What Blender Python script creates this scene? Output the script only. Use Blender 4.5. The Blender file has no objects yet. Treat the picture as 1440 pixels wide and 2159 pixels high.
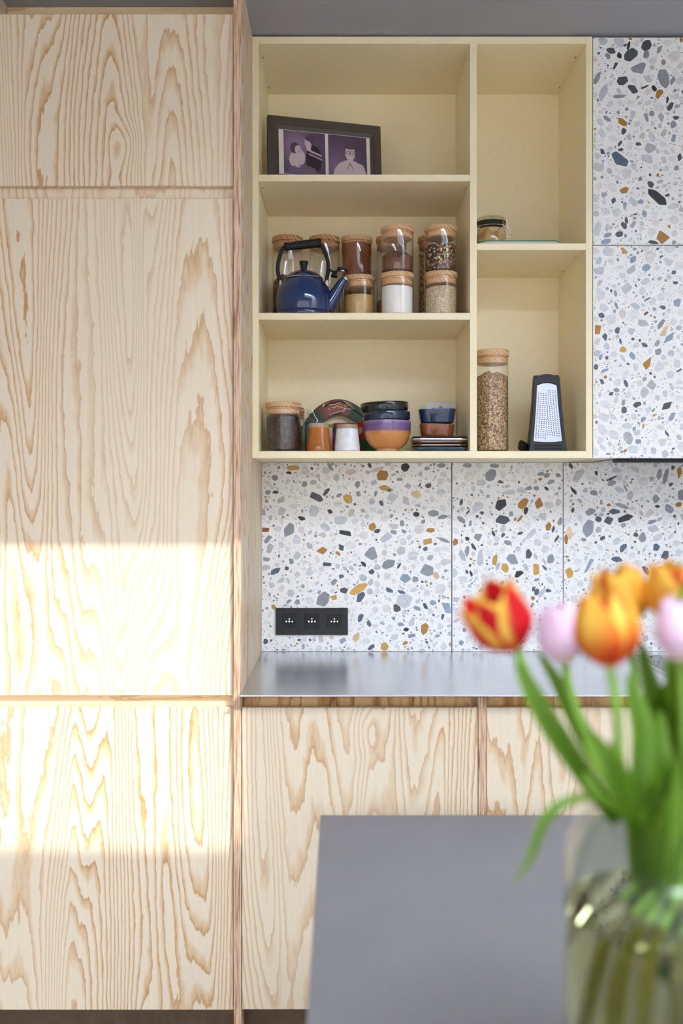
import bpy, bmesh, math, random
from mathutils import Vector, Matrix
R = math.radians
SC = bpy.context.scene
COL = SC.collection

# ------------------------------------------------------------------ camera
FPX, CZ, VX, VY = 1945.0, 1.38, 719.5, 1050.0      # focal length in pixels, eye height, vanishing point
cam_d = bpy.data.cameras.new('camera'); cam = bpy.data.objects.new('camera', cam_d); COL.objects.link(cam)
cam.location = (0, 0, CZ); cam.rotation_euler = (R(90), 0, 0)
cam_d.sensor_fit = 'VERTICAL'; cam_d.sensor_height = 36.0; cam_d.lens = FPX / 2159 * 36
cam_d.shift_y = -(1079.5 - VY) / 2159
cam_d.clip_start = 0.02
cam_d.dof.use_dof = True; cam_d.dof.focus_distance = 2.56; cam_d.dof.aperture_fstop = 1.9
SC.camera = cam

# ------------------------------------------------------------------ world, sun, exposure
world = bpy.data.worlds.new('sky'); SC.world = world; world.use_nodes = True
bg = world.node_tree.nodes['Background']
bg.inputs['Color'].default_value = (0.83, 0.93, 1.09, 1); bg.inputs['Strength'].default_value = 1.0
SUN_DIR = Vector((-0.73, 1.0, -0.95))
sun_d = bpy.data.lights.new('sun', 'SUN'); sun = bpy.data.objects.new('sun', sun_d); COL.objects.link(sun)
sun_d.energy = 0.27; sun_d.color = (1.0, 0.95, 0.87); sun_d.angle = R(0.53)
sun.rotation_euler = SUN_DIR.to_track_quat('-Z', 'Y').to_euler(); sun.location = (3, -4, 6)
SC.view_settings.view_transform = 'Standard'; SC.view_settings.look = 'None'
SC.view_settings.gamma = 1.0; SC.view_settings.use_curve_mapping = False
SC.view_settings.exposure = 4.07
SC.cycles.transparent_max_bounces = 24
SC.cycles.max_bounces = 10; SC.cycles.diffuse_bounces = 5; SC.cycles.glossy_bounces = 4; SC.cycles.transmission_bounces = 8

# ------------------------------------------------------------------ measuring helpers
def X(px, D): return (px - VX) * D / FPX
def Z(py, D): return CZ - (py - VY) * D / FPX
def P(px, py, D): return Vector((X(px, D), D, Z(py, D)))
def lin(c):
    c = c / 255.0
    return c / 12.92 if c <= 0.04045 else ((c + 0.055) / 1.055) ** 2.4
def rgb(*c): return (lin(c[0]), lin(c[1]), lin(c[2]), 1.0)

# ------------------------------------------------------------------ materials
def new_mat(name):
    m = bpy.data.materials.new(name); m.use_nodes = True
    nt = m.node_tree
    return m, nt, nt.nodes['Principled BSDF']
def N(nt, typ, **kw):
    n = nt.nodes.new(typ)
    for k, v in kw.items(): setattr(n, k, v)
    return n
def L(nt, a, b): nt.links.new(a, b)
def math_n(nt, op, a, b=None, c=None):
    n = N(nt, 'ShaderNodeMath', operation=op)
    for i, v in enumerate((a, b, c)):
        if v is None: continue
        if isinstance(v, (int, float)): n.inputs[i].default_value = v
        else: L(nt, v, n.inputs[i])
    return n.outputs[0]
def ramp(nt, fac, stops, interp='LINEAR'):
    r = N(nt, 'ShaderNodeValToRGB'); cr = r.color_ramp; cr.interpolation = interp
    while len(cr.elements) < len(stops): cr.elements.new(0.5)
    for e, (p, c) in zip(cr.elements, stops): e.position = p; e.color = c
    L(nt, fac, r.inputs[0]); return r.outputs[0]
def mixc(nt, fac, a, b, blend='MIX'):
    n = N(nt, 'ShaderNodeMix', data_type='RGBA', blend_type=blend)
    for s, v in ((n.inputs[0], fac), (n.inputs[6], a), (n.inputs[7], b)):
        if isinstance(v, (int, float)): s.default_value = v
        elif isinstance(v, tuple): s.default_value = v
        else: L(nt, v, s)
    return n.outputs[2]
def coords(nt, scale=(1, 1, 1), seed=True):
    tc = N(nt, 'ShaderNodeTexCoord'); mp = N(nt, 'ShaderNodeMapping')
    mp.inputs['Scale'].default_value = scale
    src = tc.outputs['Object']
    if seed:
        at = N(nt, 'ShaderNodeAttribute', attribute_type='OBJECT', attribute_name='seed')
        off = N(nt, 'ShaderNodeVectorMath', operation='SCALE'); off.inputs[0].default_value = (1.7, 0.9, 2.3)
        L(nt, at.outputs['Fac'], off.inputs['Scale'])
        ad = N(nt, 'ShaderNodeVectorMath', operation='ADD'); L(nt, src, ad.inputs[0]); L(nt, off.outputs[0], ad.inputs[1])
        src = ad.outputs[0]
    L(nt, src, mp.inputs['Vector']); return mp.outputs[0]
def noise(nt, vec, scale, detail=2.0, rough=0.5, dist=0.0):
    n = N(nt, 'ShaderNodeTexNoise'); n.inputs['Scale'].default_value = scale
    n.inputs['Detail'].default_value = detail; n.inputs['Roughness'].default_value = rough; n.inputs['Distortion'].default_value = dist
    L(nt, vec, n.inputs['Vector']); return n.outputs['Fac']
def plain(name, col, rough=0.5, metal=0.0, var=0.06, scale=30, spec=0.5, coat=0.0, bump=0.0):
    """a colour with a faint procedural unevenness"""
    m, nt, b = new_mat(name)
    v = coords(nt, seed=False)
    f = noise(nt, v, scale, 3)
    lo = tuple(max(0, c * (1 - var)) for c in col[:3]) + (1,); hi = tuple(min(1, c * (1 + var)) for c in col[:3]) + (1,)
    L(nt, ramp(nt, f, [(0.3, lo), (0.7, hi)]), b.inputs['Base Color'])
    b.inputs['Roughness'].default_value = rough; b.inputs['Metallic'].default_value = metal
    b.inputs['Specular IOR Level'].default_value = spec; b.inputs['Coat Weight'].default_value = coat
    b.inputs['Coat Roughness'].default_value = 0.05
    if bump:
        bp = N(nt, 'ShaderNodeBump'); bp.inputs['Strength'].default_value = bump; bp.inputs['Distance'].default_value = 0.002
        L(nt, f, bp.inputs['Height']); L(nt, bp.outputs[0], b.inputs['Normal'])
    return m

def pine(name, along='Z', pale=(238, 222, 197), tan=(221, 186, 140), dark=(197, 150, 100), fx=5.0, fz=0.55, rings=32.0, rough=0.5):
    """rotary-cut pine veneer: contour lines of a stretched field"""
    m, nt, b = new_mat(name)
    tc = coords(nt)
    sc = N(nt, 'ShaderNodeMapping'); sc.inputs['Scale'].default_value = (fx, fx, fz) if along == 'Z' else (fz, fx, fx)
    L(nt, tc, sc.inputs['Vector'])
    h1 = noise(nt, sc.outputs[0], 1.0, 1.6, 0.36, 0.35)
    sc2 = N(nt, 'ShaderNodeMapping'); sc2.inputs['Scale'].default_value = (70, 70, 16) if along == 'Z' else (16, 70, 70)
    L(nt, tc, sc2.inputs['Vector'])
    h2 = noise(nt, sc2.outputs[0], 1.0, 2, 0.6)
    sc3 = N(nt, 'ShaderNodeMapping'); sc3.inputs['Scale'].default_value = (1.6, 1.6, 0.25) if along == 'Z' else (.25, 1.6, 1.6)
    L(nt, tc, sc3.inputs['Vector'])
    h3 = noise(nt, sc3.outputs[0], 1.0, 1)
    # knots: a few round hills in the field
    vo = N(nt, 'ShaderNodeTexVoronoi'); vo.inputs['Scale'].default_value = 1.0
    sc4 = N(nt, 'ShaderNodeMapping'); sc4.inputs['Scale'].default_value = (2.6, 2.6, 1.7) if along == 'Z' else (1.7, 2.6, 2.6)
    L(nt, tc, sc4.inputs['Vector']); L(nt, sc4.outputs[0], vo.inputs['Vector'])
    kn = math_n(nt, 'POWER', math_n(nt, 'MAXIMUM', math_n(nt, 'SUBTRACT', 1.0, math_n(nt, 'MULTIPLY', vo.outputs['Distance'], 6.5)), 0.0), 1.5)
    h = math_n(nt, 'ADD', math_n(nt, 'MULTIPLY', h1, rings), math_n(nt, 'MULTIPLY', math_n(nt, 'SUBTRACT', h2, 0.5), 0.75))
    h = math_n(nt, 'ADD', h, math_n(nt, 'MULTIPLY', h3, rings * 0.9))
    sx_ = N(nt, 'ShaderNodeSeparateXYZ'); L(nt, tc, sx_.inputs[0])
    h = math_n(nt, 'ADD', h, math_n(nt, 'MULTIPLY', sx_.outputs[0 if along == 'Z' else 2], rings * 0.9))
    h = math_n(nt, 'ADD', h, math_n(nt, 'MULTIPLY', kn, 2.6))
    fr = math_n(nt, 'FRACT', h)
    t, d = rgb(*tan), rgb(*dark); p = rgb(*pale)
    band = ramp(nt, fr, [(0.0, p), (0.5, p), (0.70, mix3(p, t, .7)), (0.82, t), (0.91, mix3(t, d, .8)), (0.955, mix3(t, d, .7)), (1.0, p)])
    # some zones are weakly marked, as in the photograph
    zone = noise(nt, sc.outputs[0], 0.8, 1)
    zf = ramp(nt, zone, [(0.38, (0.45, 0.45, 0.45, 1)), (0.6, (1, 1, 1, 1))])
    c = mixc(nt, zf, p, band)
    sc5 = N(nt, 'ShaderNodeMapping'); sc5.inputs['Scale'].default_value = (400, 400, 6) if along == 'Z' else (6, 400, 400)
    L(nt, tc, sc5.inputs['Vector'])
    fib = ramp(nt, noise(nt, sc5.outputs[0], 1.0, 2), [(0.3, (0.955, 0.95, 0.94, 1)), (0.7, (1, 1, 1, 1))])
    c = mixc(nt, 1.0, c, fib, 'MULTIPLY')
    L(nt, c, b.inputs['Base Color']); b.inputs['Roughness'].default_value = rough
    b.inputs['Specular IOR Level'].default_value = 0.3
    return m
def mix3(a, b, t): return tuple(a[i] * (1 - t) + b[i] * t for i in range(3)) + (1,)

def ply_edge(name):
    m, nt, b = new_mat(name)
    v = coords(nt, (1, 1, 1))
    sep = N(nt, 'ShaderNodeSeparateXYZ'); L(nt, v, sep.inputs[0])
    mp = N(nt, 'ShaderNodeMapping'); mp.inputs['Scale'].default_value = (560, 1, 14); L(nt, v, mp.inputs[0])
    st = ramp(nt, noise(nt, mp.outputs[0], 1.0, 2, 0.5), [(0.30, rgb(132, 84, 58)), (0.45, rgb(206, 166, 134)), (0.62, rgb(234, 206, 176)), (0.8, rgb(196, 146, 112))])
    L(nt, st, b.inputs['Base Color']); b.inputs['Roughness'].default_value = 0.6
    return m

def lid_wood(name, a=(226, 190, 146), c=(204, 158, 110)):
    m, nt, b = new_mat(name)
    v = coords(nt)
    w = N(nt, 'ShaderNodeTexWave'); w.inputs['Scale'].default_value = 22; w.inputs['Distortion'].default_value = 2.2
    w.inputs['Detail'].default_value = 1; w.inputs['Detail Scale'].default_value = 0.7
    mp = N(nt, 'ShaderNodeMapping'); mp.inputs['Rotation'].default_value = (0.3, 0.5, 0.6); L(nt, v, mp.inputs[0]); L(nt, mp.outputs[0], w.inputs['Vector'])
    L(nt, ramp(nt, w.outputs['Fac'], [(0.0, rgb(*c)), (0.35, rgb(*a)), (0.8, rgb(*a)), (1.0, rgb(*c))]), b.inputs['Base Color'])
    b.inputs['Roughness'].default_value = 0.55
    return m

def glass(name, tint=(1, 1, 1, 1), k=1.0, ior=1.45):
    """thin clear glass wall: see-through with a Fresnel reflection"""
    m = bpy.data.materials.new(name); m.use_nodes = True; nt = m.node_tree; nt.nodes.clear()
    out = N(nt, 'ShaderNodeOutputMaterial'); fr = N(nt, 'ShaderNodeFresnel'); fr.inputs['IOR'].default_value = ior
    tr = N(nt, 'ShaderNodeBsdfTransparent'); tr.inputs[0].default_value = tint
    gl = N(nt, 'ShaderNodeBsdfGlossy'); gl.inputs['Roughness'].default_value = 0.015; gl.inputs['Color'].default_value = (1, 1, 1, 1)
    mx = N(nt, 'ShaderNodeMixShader')
    geo = N(nt, 'ShaderNodeNewGeometry')
    f = math_n(nt, 'MULTIPLY', math_n(nt, 'MULTIPLY', fr.outputs[0], k), math_n(nt, 'SUBTRACT', 1.0, geo.outputs['Backfacing']))
    L(nt, f, mx.inputs[0]); L(nt, tr.outputs[0], mx.inputs[1]); L(nt, gl.outputs[0], mx.inputs[2]); L(nt, mx.outputs[0], out.inputs[0])
    return m

def grains(name, cols, scale, rough=0.7, bump=0.6, stretch=(1, 1, 1), bead=0.0, rim=0.35):
    """a heap of grains, flakes or beans"""
    m, nt, b = new_mat(name)
    v = coords(nt, stretch)
    vo = N(nt, 'ShaderNodeTexVoronoi'); vo.inputs['Scale'].default_value = scale; L(nt, v, vo.inputs['Vector'])
    sep = N(nt, 'ShaderNodeSeparateColor'); L(nt, vo.outputs['Color'], sep.inputs[0])
    n = len(cols)
    c = ramp(nt, sep.outputs[0], [(i / n, rgb(*cc)) for i, cc in enumerate(cols)], 'CONSTANT')
    shade = ramp(nt, vo.outputs['Distance'], [(0.25, (1, 1, 1, 1)), (0.75, (rim, rim, rim, 1))])
    c = mixc(nt, 1.0, c, shade, 'MULTIPLY')
    L(nt, c, b.inputs['Base Color']); b.inputs['Roughness'].default_value = rough
    bp = N(nt, 'ShaderNodeBump'); bp.inputs['Strength'].default_value = bump; bp.inputs['Distance'].default_value = 0.003; bp.invert = True
    L(nt, vo.outputs['Distance'], bp.inputs['Height']); L(nt, bp.outputs[0], b.inputs['Normal'])
    return m

def vcol(name, rough=0.5, streak=0.0, spec=0.5, coat=0.0, transl=0.0, stretch=(60, 60, 60)):
    m, nt, b = new_mat(name)
    at = N(nt, 'ShaderNodeAttribute', attribute_name='col'); c = at.outputs['Color']
    if streak:
        v = coords(nt, stretch, seed=False)
        f = ramp(nt, noise(nt, v, 1.0, 4, 0.6, 0.6), [(0.3, (1 - streak,) * 3 + (1,)), (0.72, (1 + streak * .6,) * 3 + (1,))])
        c = mixc(nt, 1.0, c, f, 'MULTIPLY')
    L(nt, c, b.inputs['Base Color']); b.inputs['Roughness'].default_value = rough
    b.inputs['Specular IOR Level'].default_value = spec; b.inputs['Coat Weight'].default_value = coat
    if transl:
        out = nt.nodes['Material Output']; t = N(nt, 'ShaderNodeBsdfTranslucent'); L(nt, c, t.inputs[0])
        mx = N(nt, 'ShaderNodeMixShader'); mx.inputs[0].default_value = transl
        L(nt, b.outputs[0], mx.inputs[1]); L(nt, t.outputs[0], mx.inputs[2]); L(nt, mx.outputs[0], out.inputs[0])
    return m

def brushed(name, col, rough=0.27):
    m, nt, b = new_mat(name)
    v = coords(nt, (3, 260, 260), seed=False)
    f = noise(nt, v, 1.0, 3)
    v2 = coords(nt, (3, 5, 5), seed=False); g = noise(nt, v2, 1.0, 3)
    c1 = tuple(x * 0.9 for x in col[:3]) + (1,); c2 = tuple(min(1, x * 1.08) for x in col[:3]) + (1,)
    L(nt, ramp(nt, math_n(nt, 'ADD', math_n(nt, 'MULTIPLY', f, .5), math_n(nt, 'MULTIPLY', g, .5)), [(0.35, c1), (0.65, c2)]), b.inputs['Base Color'])
    b.inputs['Metallic'].default_value = 1.0
    L(nt, math_n(nt, 'ADD', math_n(nt, 'MULTIPLY', f, 0.08), rough - 0.04), b.inputs['Roughness'])
    return m

M = {}
M['pine'] = pine('pine_plywood')
M['pine_orange'] = pine('pine_rail_orange', pale=(226, 188, 132), tan=(192, 138, 78), dark=(150, 96, 48), fx=9, fz=0.8, rings=9)  # deeper orange tone for the base cupboard rails
M['pine_h'] = pine('pine_rail_horizontal', along='X', pale=(240, 214, 174), tan=(226, 190, 142), dark=(196, 150, 100), fx=14, fz=0.6, rings=5)
M['edge'] = ply_edge('plywood_edge')
M['cream'] = plain('cream_lacquer', rgb(251, 237, 199), 0.42, var=0.015, scale=60)
M['ceiling'] = plain('grey_ceiling_paint', rgb(170, 171, 178), 0.9, var=0.02, scale=4)
M['wall'] = plain('white_wall_paint', rgb(232, 230, 226), 0.9, var=0.02, scale=5)
M['joint'] = plain('grey_grout', rgb(150, 140, 134), 0.9)
M['terrazzo'] = plain('terrazzo_binder', rgb(243, 242, 240), 0.45, var=0.03, scale=70)
M['chip'] = vcol('terrazzo_chip', 0.42, 0.16, stretch=(45, 45, 110))
M['steel'] = brushed('brushed_steel', (0.66, 0.68, 0.72), 0.25)
M['steel_bright'] = plain('polished_steel', (0.75, 0.76, 0.78, 1), 0.2, 1.0, var=0.03)
M['steel_face'] = plain('grater_steel', (0.40, 0.41, 0.44, 1), 0.42, 1.0, var=0.04)
M['black'] = plain('black_plastic', rgb(17, 17, 18), 0.5, var=0.1)
M['black_soft'] = plain('black_rubber', rgb(20, 20, 21), 0.6, var=0.1)
M['black_gloss'] = plain('black_glass', rgb(10, 11, 13), 0.06, var=0.05)
M['grater_black'] = plain('grater_plastic', rgb(20, 24, 31), 0.5, var=0.08)
M['hole'] = plain('dark_hole', rgb(22, 20, 20), 0.9)
M['toe'] = plain('toe_kick_shaded', rgb(96, 76, 56), 0.7, var=0.2)  # wood under the doors, its shade darkened into the colour
M['table'] = plain('grey_linoleum', rgb(128, 125, 129), 0.36, var=0.05, scale=7)
M['table_edge'] = plain('table_edge_light', rgb(196, 196, 204), 0.4)
M['glass'] = glass('clear_glass', k=2.0)
M['vase_glass'] = glass('vase_glass', (0.95, 0.97, 0.92, 1), 1.2)
M['lid'] = lid_wood('lid_wood')
M['lid_dark'] = lid_wood('lid_wood_darker', (212, 166, 116), (160, 106, 62))
M['enamel'] = plain('blue_enamel', rgb(15, 47, 98), 0.08, var=0.08, scale=20, coat=0.8)
M['kettle_rim'] = plain('kettle_rim', rgb(200, 190, 172), 0.25, 0.9)
M['frame'] = plain('dark_bronze_frame', rgb(78, 68, 58), 0.4, var=0.06)
M['mat'] = plain('photo_mat_white', rgb(226, 220, 214), 0.6)
M['print'] = vcol('photo_print', 0.35)
M['paint'] = vcol('painted', 0.5, 0.05)
M['glaze'] = vcol('glazed_stoneware', 0.12, 0.12, coat=0.5, stretch=(50, 50, 50))
M['petal'] = vcol('tulip_petal', 0.5, 0.05, 0.3, transl=0.35)
M['leaf'] = vcol('tulip_leaf', 0.45, 0.12, 0.35, transl=0.3)
M['stem'] = plain('tulip_stem', rgb(128, 172, 58), 0.5, var=0.15)
M['stem_wet'] = plain('tulip_stem_under_water', rgb(124, 122, 40), 0.5, var=0.25)

# ------------------------------------------------------------------ mesh builder
class MB:
    def __init__(s): s.v = []; s.f = []; s.m = []; s.c = []
    def add(s, vs, fs, m=0, col=None):
        o = len(s.v); s.v += [tuple(p) for p in vs]
        for f in fs: s.f.append([i + o for i in f]); s.m.append(m)
        s.c += (col if isinstance(col, list) else [col or (1, 1, 1, 1)] * len(vs))
        return s
    def box(s, x0, x1, y0, y1, z0, z1, m=0, front=None, col=None, T=None):
        vs = [(x, y, z) for z in (z0, z1) for y in (y0, y1) for x in (x0, x1)]
        if T is not None: vs = [T @ Vector(p) for p in vs]
        fs = [(0, 1, 5, 4), (1, 3, 7, 5), (3, 2, 6, 7), (2, 0, 4, 6), (4, 5, 7, 6), (0, 2, 3, 1)]
        o = len(s.v); s.v += [tuple(p) for p in vs]; s.c += [col or (1, 1, 1, 1)] * 8
        for i, f in enumerate(fs):
            s.f.append([k + o for k in f]); s.m.append(front if (front is not None and i == 0) else m)
        return s
    def lathe(s, prof, n=40, c=(0, 0, 0), m=0, cols=None, wob=None):
        vs = []; cs = []; fs = []
        for j, (r, z) in enumerate(prof):
            for i in range(n):
                a = 2 * math.pi * i / n; k = wob(a, j) if wob else 1.0
                vs.append((c[0] + r * k * math.cos(a), c[1] + r * k * math.sin(a), c[2] + z))
                cs.append(cols[j] if cols else (1, 1, 1, 1))
        for j in range(len(prof) - 1):
            for i in range(n):
                a, b = j * n + i, j * n + (i + 1) % n
                fs.append((a, b, b + n, a + n))
        s.add(vs, fs, m, cs)
        o = len(s.v) - len(vs)
        for j in (0, len(prof) - 1):
            if prof[j][0] > 1e-6 and getattr(s, 'cap', True):
                ring = [o + j * n + i for i in range(n)]
                s.f.append(ring[::-1] if j == 0 else ring); s.m.append(m)
        return s
    def tube(s, pts, rad, n=10, m=0, col=None, cap=True):
        pts = [Vector(p) for p in pts]; k = len(pts)
        rad = rad if isinstance(rad, (list, tuple)) else [rad] * k
        vs = []; fs = []; ref = None
        for i, p in enumerate(pts):
            t = (pts[min(i + 1, k - 1)] - pts[max(i - 1, 0)]).normalized()
            if ref is None: ref = t.orthogonal().normalized()
            ref = (ref - t * ref.dot(t)).normalized(); b = t.cross(ref)
            for j in range(n):
                a = 2 * math.pi * j / n; vs.append(p + (ref * math.cos(a) + b * math.sin(a)) * rad[i])
        for i in range(k - 1):
            for j in range(n):
                a, b2 = i * n + j, i * n + (j + 1) % n
                fs.append((a, b2, b2 + n, a + n))
        if cap: fs += [tuple(range(n))[::-1], tuple((k - 1) * n + j for j in range(n))]
        return s.add(vs, fs, m, col)
    def prism(s, poly, y0, y1, m=0, col=None, T=None):
        """poly in (x, z), extruded from y0 (front) to y1 (back)"""
        n = len(poly); vs = [(x, y0, z) for x, z in poly] + [(x, y1, z) for x, z in poly]
        if T is not None: vs = [T @ Vector(p) for p in vs]
        fs = [tuple(range(n)), tuple(range(2 * n - 1, n - 1, -1))] + [(i, i + n, (i + 1) % n + n, (i + 1) % n) for i in range(n)]
        return s.add(vs, fs, m, col)
    def slab(s, poly, z0, z1, m=0, col=None):
        """poly in (x, y), extruded in z"""
        n = len(poly); vs = [(x, y, z0) for x, y in poly] + [(x, y, z1) for x, y in poly]
        fs = [tuple(range(n))[::-1], tuple(range(n, 2 * n))] + [(i, (i + 1) % n, (i + 1) % n + n, i + n) for i in range(n)]
        return s.add(vs, fs, m, col)
    def grid(s, fn, nu, nv, m=0):
        vs = []; cs = []; fs = []
        for i in range(nu + 1):
            for j in range(nv + 1):
                p, c = fn(i / nu, j / nv); vs.append(p); cs.append(c)
        w = nv + 1
        for i in range(nu):
            for j in range(nv): fs.append((i * w + j, i * w + j + 1, (i + 1) * w + j + 1, (i + 1) * w + j))
        return s.add(vs, fs, m, cs)
    def build(s, name, mats, parent=None, rel=False, bevel=0, smooth=True, seed=None, sharp=35):
        off = Vector((0, 0, 0))
        if rel and parent is not None:
            p = parent
            while p is not None: off += p.location; p = p.parent
        me = bpy.data.meshes.new(name)
        me.from_pydata([(a - off.x, b - off.y, c - off.z) for a, b, c in s.v], [], s.f)
        mats = mats if isinstance(mats, (list, tuple)) else [mats]
        for mt in mats: me.materials.append(M[mt] if isinstance(mt, str) else mt)
        me.polygons.foreach_set('material_index', s.m)
        ca = me.color_attributes.new('col', 'FLOAT_COLOR', 'POINT')
        ca.data.foreach_set('color', [x for c in s.c for x in c])
        bm = bmesh.new(); bm.from_mesh(me); bmesh.ops.recalc_face_normals(bm, faces=bm.faces) if not getattr(s, 'keepn', False) else None
        bm.to_mesh(me); bm.free()
        if smooth:
            me.polygons.foreach_set('use_smooth', [True] * len(me.polygons)); me.set_sharp_from_angle(angle=R(sharp))
        me.update()
        o = bpy.data.objects.new(name, me); COL.objects.link(o)
        if parent is not None: o.parent = parent
        o['seed'] = float(seed if seed is not None else random.uniform(0, 40))
        if bevel:
            b = o.modifiers.new('bevel', 'BEVEL'); b.width = bevel; b.segments = 2; b.limit_method = 'ANGLE'; b.angle_limit = R(40)
        return o

def tag(o, label=None, cat=None, group=None, kind=None):
    if label: o['label'] = label
    if cat: o['category'] = cat
    if group: o['group'] = group
    if kind: o['kind'] = kind
    return o
def thing(name, loc, label, cat, group=None, rotz=0.0, rot=None):
    o = bpy.data.objects.new(name, None); COL.objects.link(o); o.location = loc
    o.rotation_euler = rot or (0, 0, rotz); o.empty_display_size = 0.05
    return tag(o, label, cat, group)
random.seed(7)

# ------------------------------------------------------------------ the room
CEIL = 2.655
YB = 2.866                       # plaster face behind the tiles
c = MB(); c.box(-2.3, 2.15, 0.807, YB + 0.12, CEIL, CEIL + 0.25); c.box(-2.3, 2.15, -3.6, -0.242, CEIL, CEIL + 0.25); c.box(-2.3, 0.12, -0.242, 0.807, CEIL, CEIL + 0.25)  # rear slabs are unseen, their opening shaped to cut the sun patch
tag(c.build('ceiling', 'ceiling', smooth=False), 'smooth grey painted ceiling above the kitchen cabinets', kind='structure')
f = MB(); f.box(-2.3, 2.15, -3.6, YB + 0.12, -0.12, 0.0)
tag(f.build('floor', plain('oiled_floor', rgb(128, 114, 96), 0.4, var=0.1, scale=3), smooth=False), 'warm brown kitchen floor', kind='structure')
w = MB(); w.box(2.0, 2.15, -3.6, YB, 0, CEIL); w.box(2.0, 2.15, -0.815, YB, CEIL, 4.6)  # upper box is unseen, added to give the sun patch its right edge
tag(w.build('wall_right', 'wall', smooth=False), 'unseen white side wall, raised above the ceiling to cut the sun', kind='structure')
w = MB(); w.box(-2.3, -2.2, -3.6, YB, 0, CEIL)
tag(w.build('wall_left', 'wall', smooth=False), 'white side wall beyond the tall cupboards', kind='structure')
wall_back = MB().box(-2.3, 2.15, YB, YB + 0.12, 0, CEIL).build('wall_back', 'joint', smooth=False)
tag(wall_back, 'kitchen back wall clad in terrazzo tiles', kind='structure')
g = MB(); 
for x0 in (-2.2, -0.83, 0.57, 1.95): g.box(x0, x0 + 0.05, -3.58, -3.52, 0, CEIL)
g.box(-2.2, 2.0, -3.58, -3.52, 0, 0.06)
g.box(-2.2, 2.0, -3.58, -3.52, CEIL - 0.06, CEIL)
tag(g.build('window_1', 'black', smooth=False), 'dark framed glazed garden front opposite the kitchen', kind='structure')
g = MB(); g.box(-9, 11, -16, -3.62, -0.2, -0.06)
tag(g.build('terrace_ground', plain('terrace_stone', rgb(92, 88, 82), 0.9, var=0.15, scale=3), smooth=False), 'stone terrace outside the glazed front', kind='structure')

g = MB(); g.box(-9, 11, -11.4, -10.4, -0.06, 3.6)  # unseen wall added to hold back sky light from the garden side
tag(g.build('wall_sky_block', plain('sky_block_tan', rgb(120, 108, 98), 0.9, var=0.15, scale=6), smooth=False), 'unseen tall wall added outside to block low sky light', kind='structure')
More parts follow.
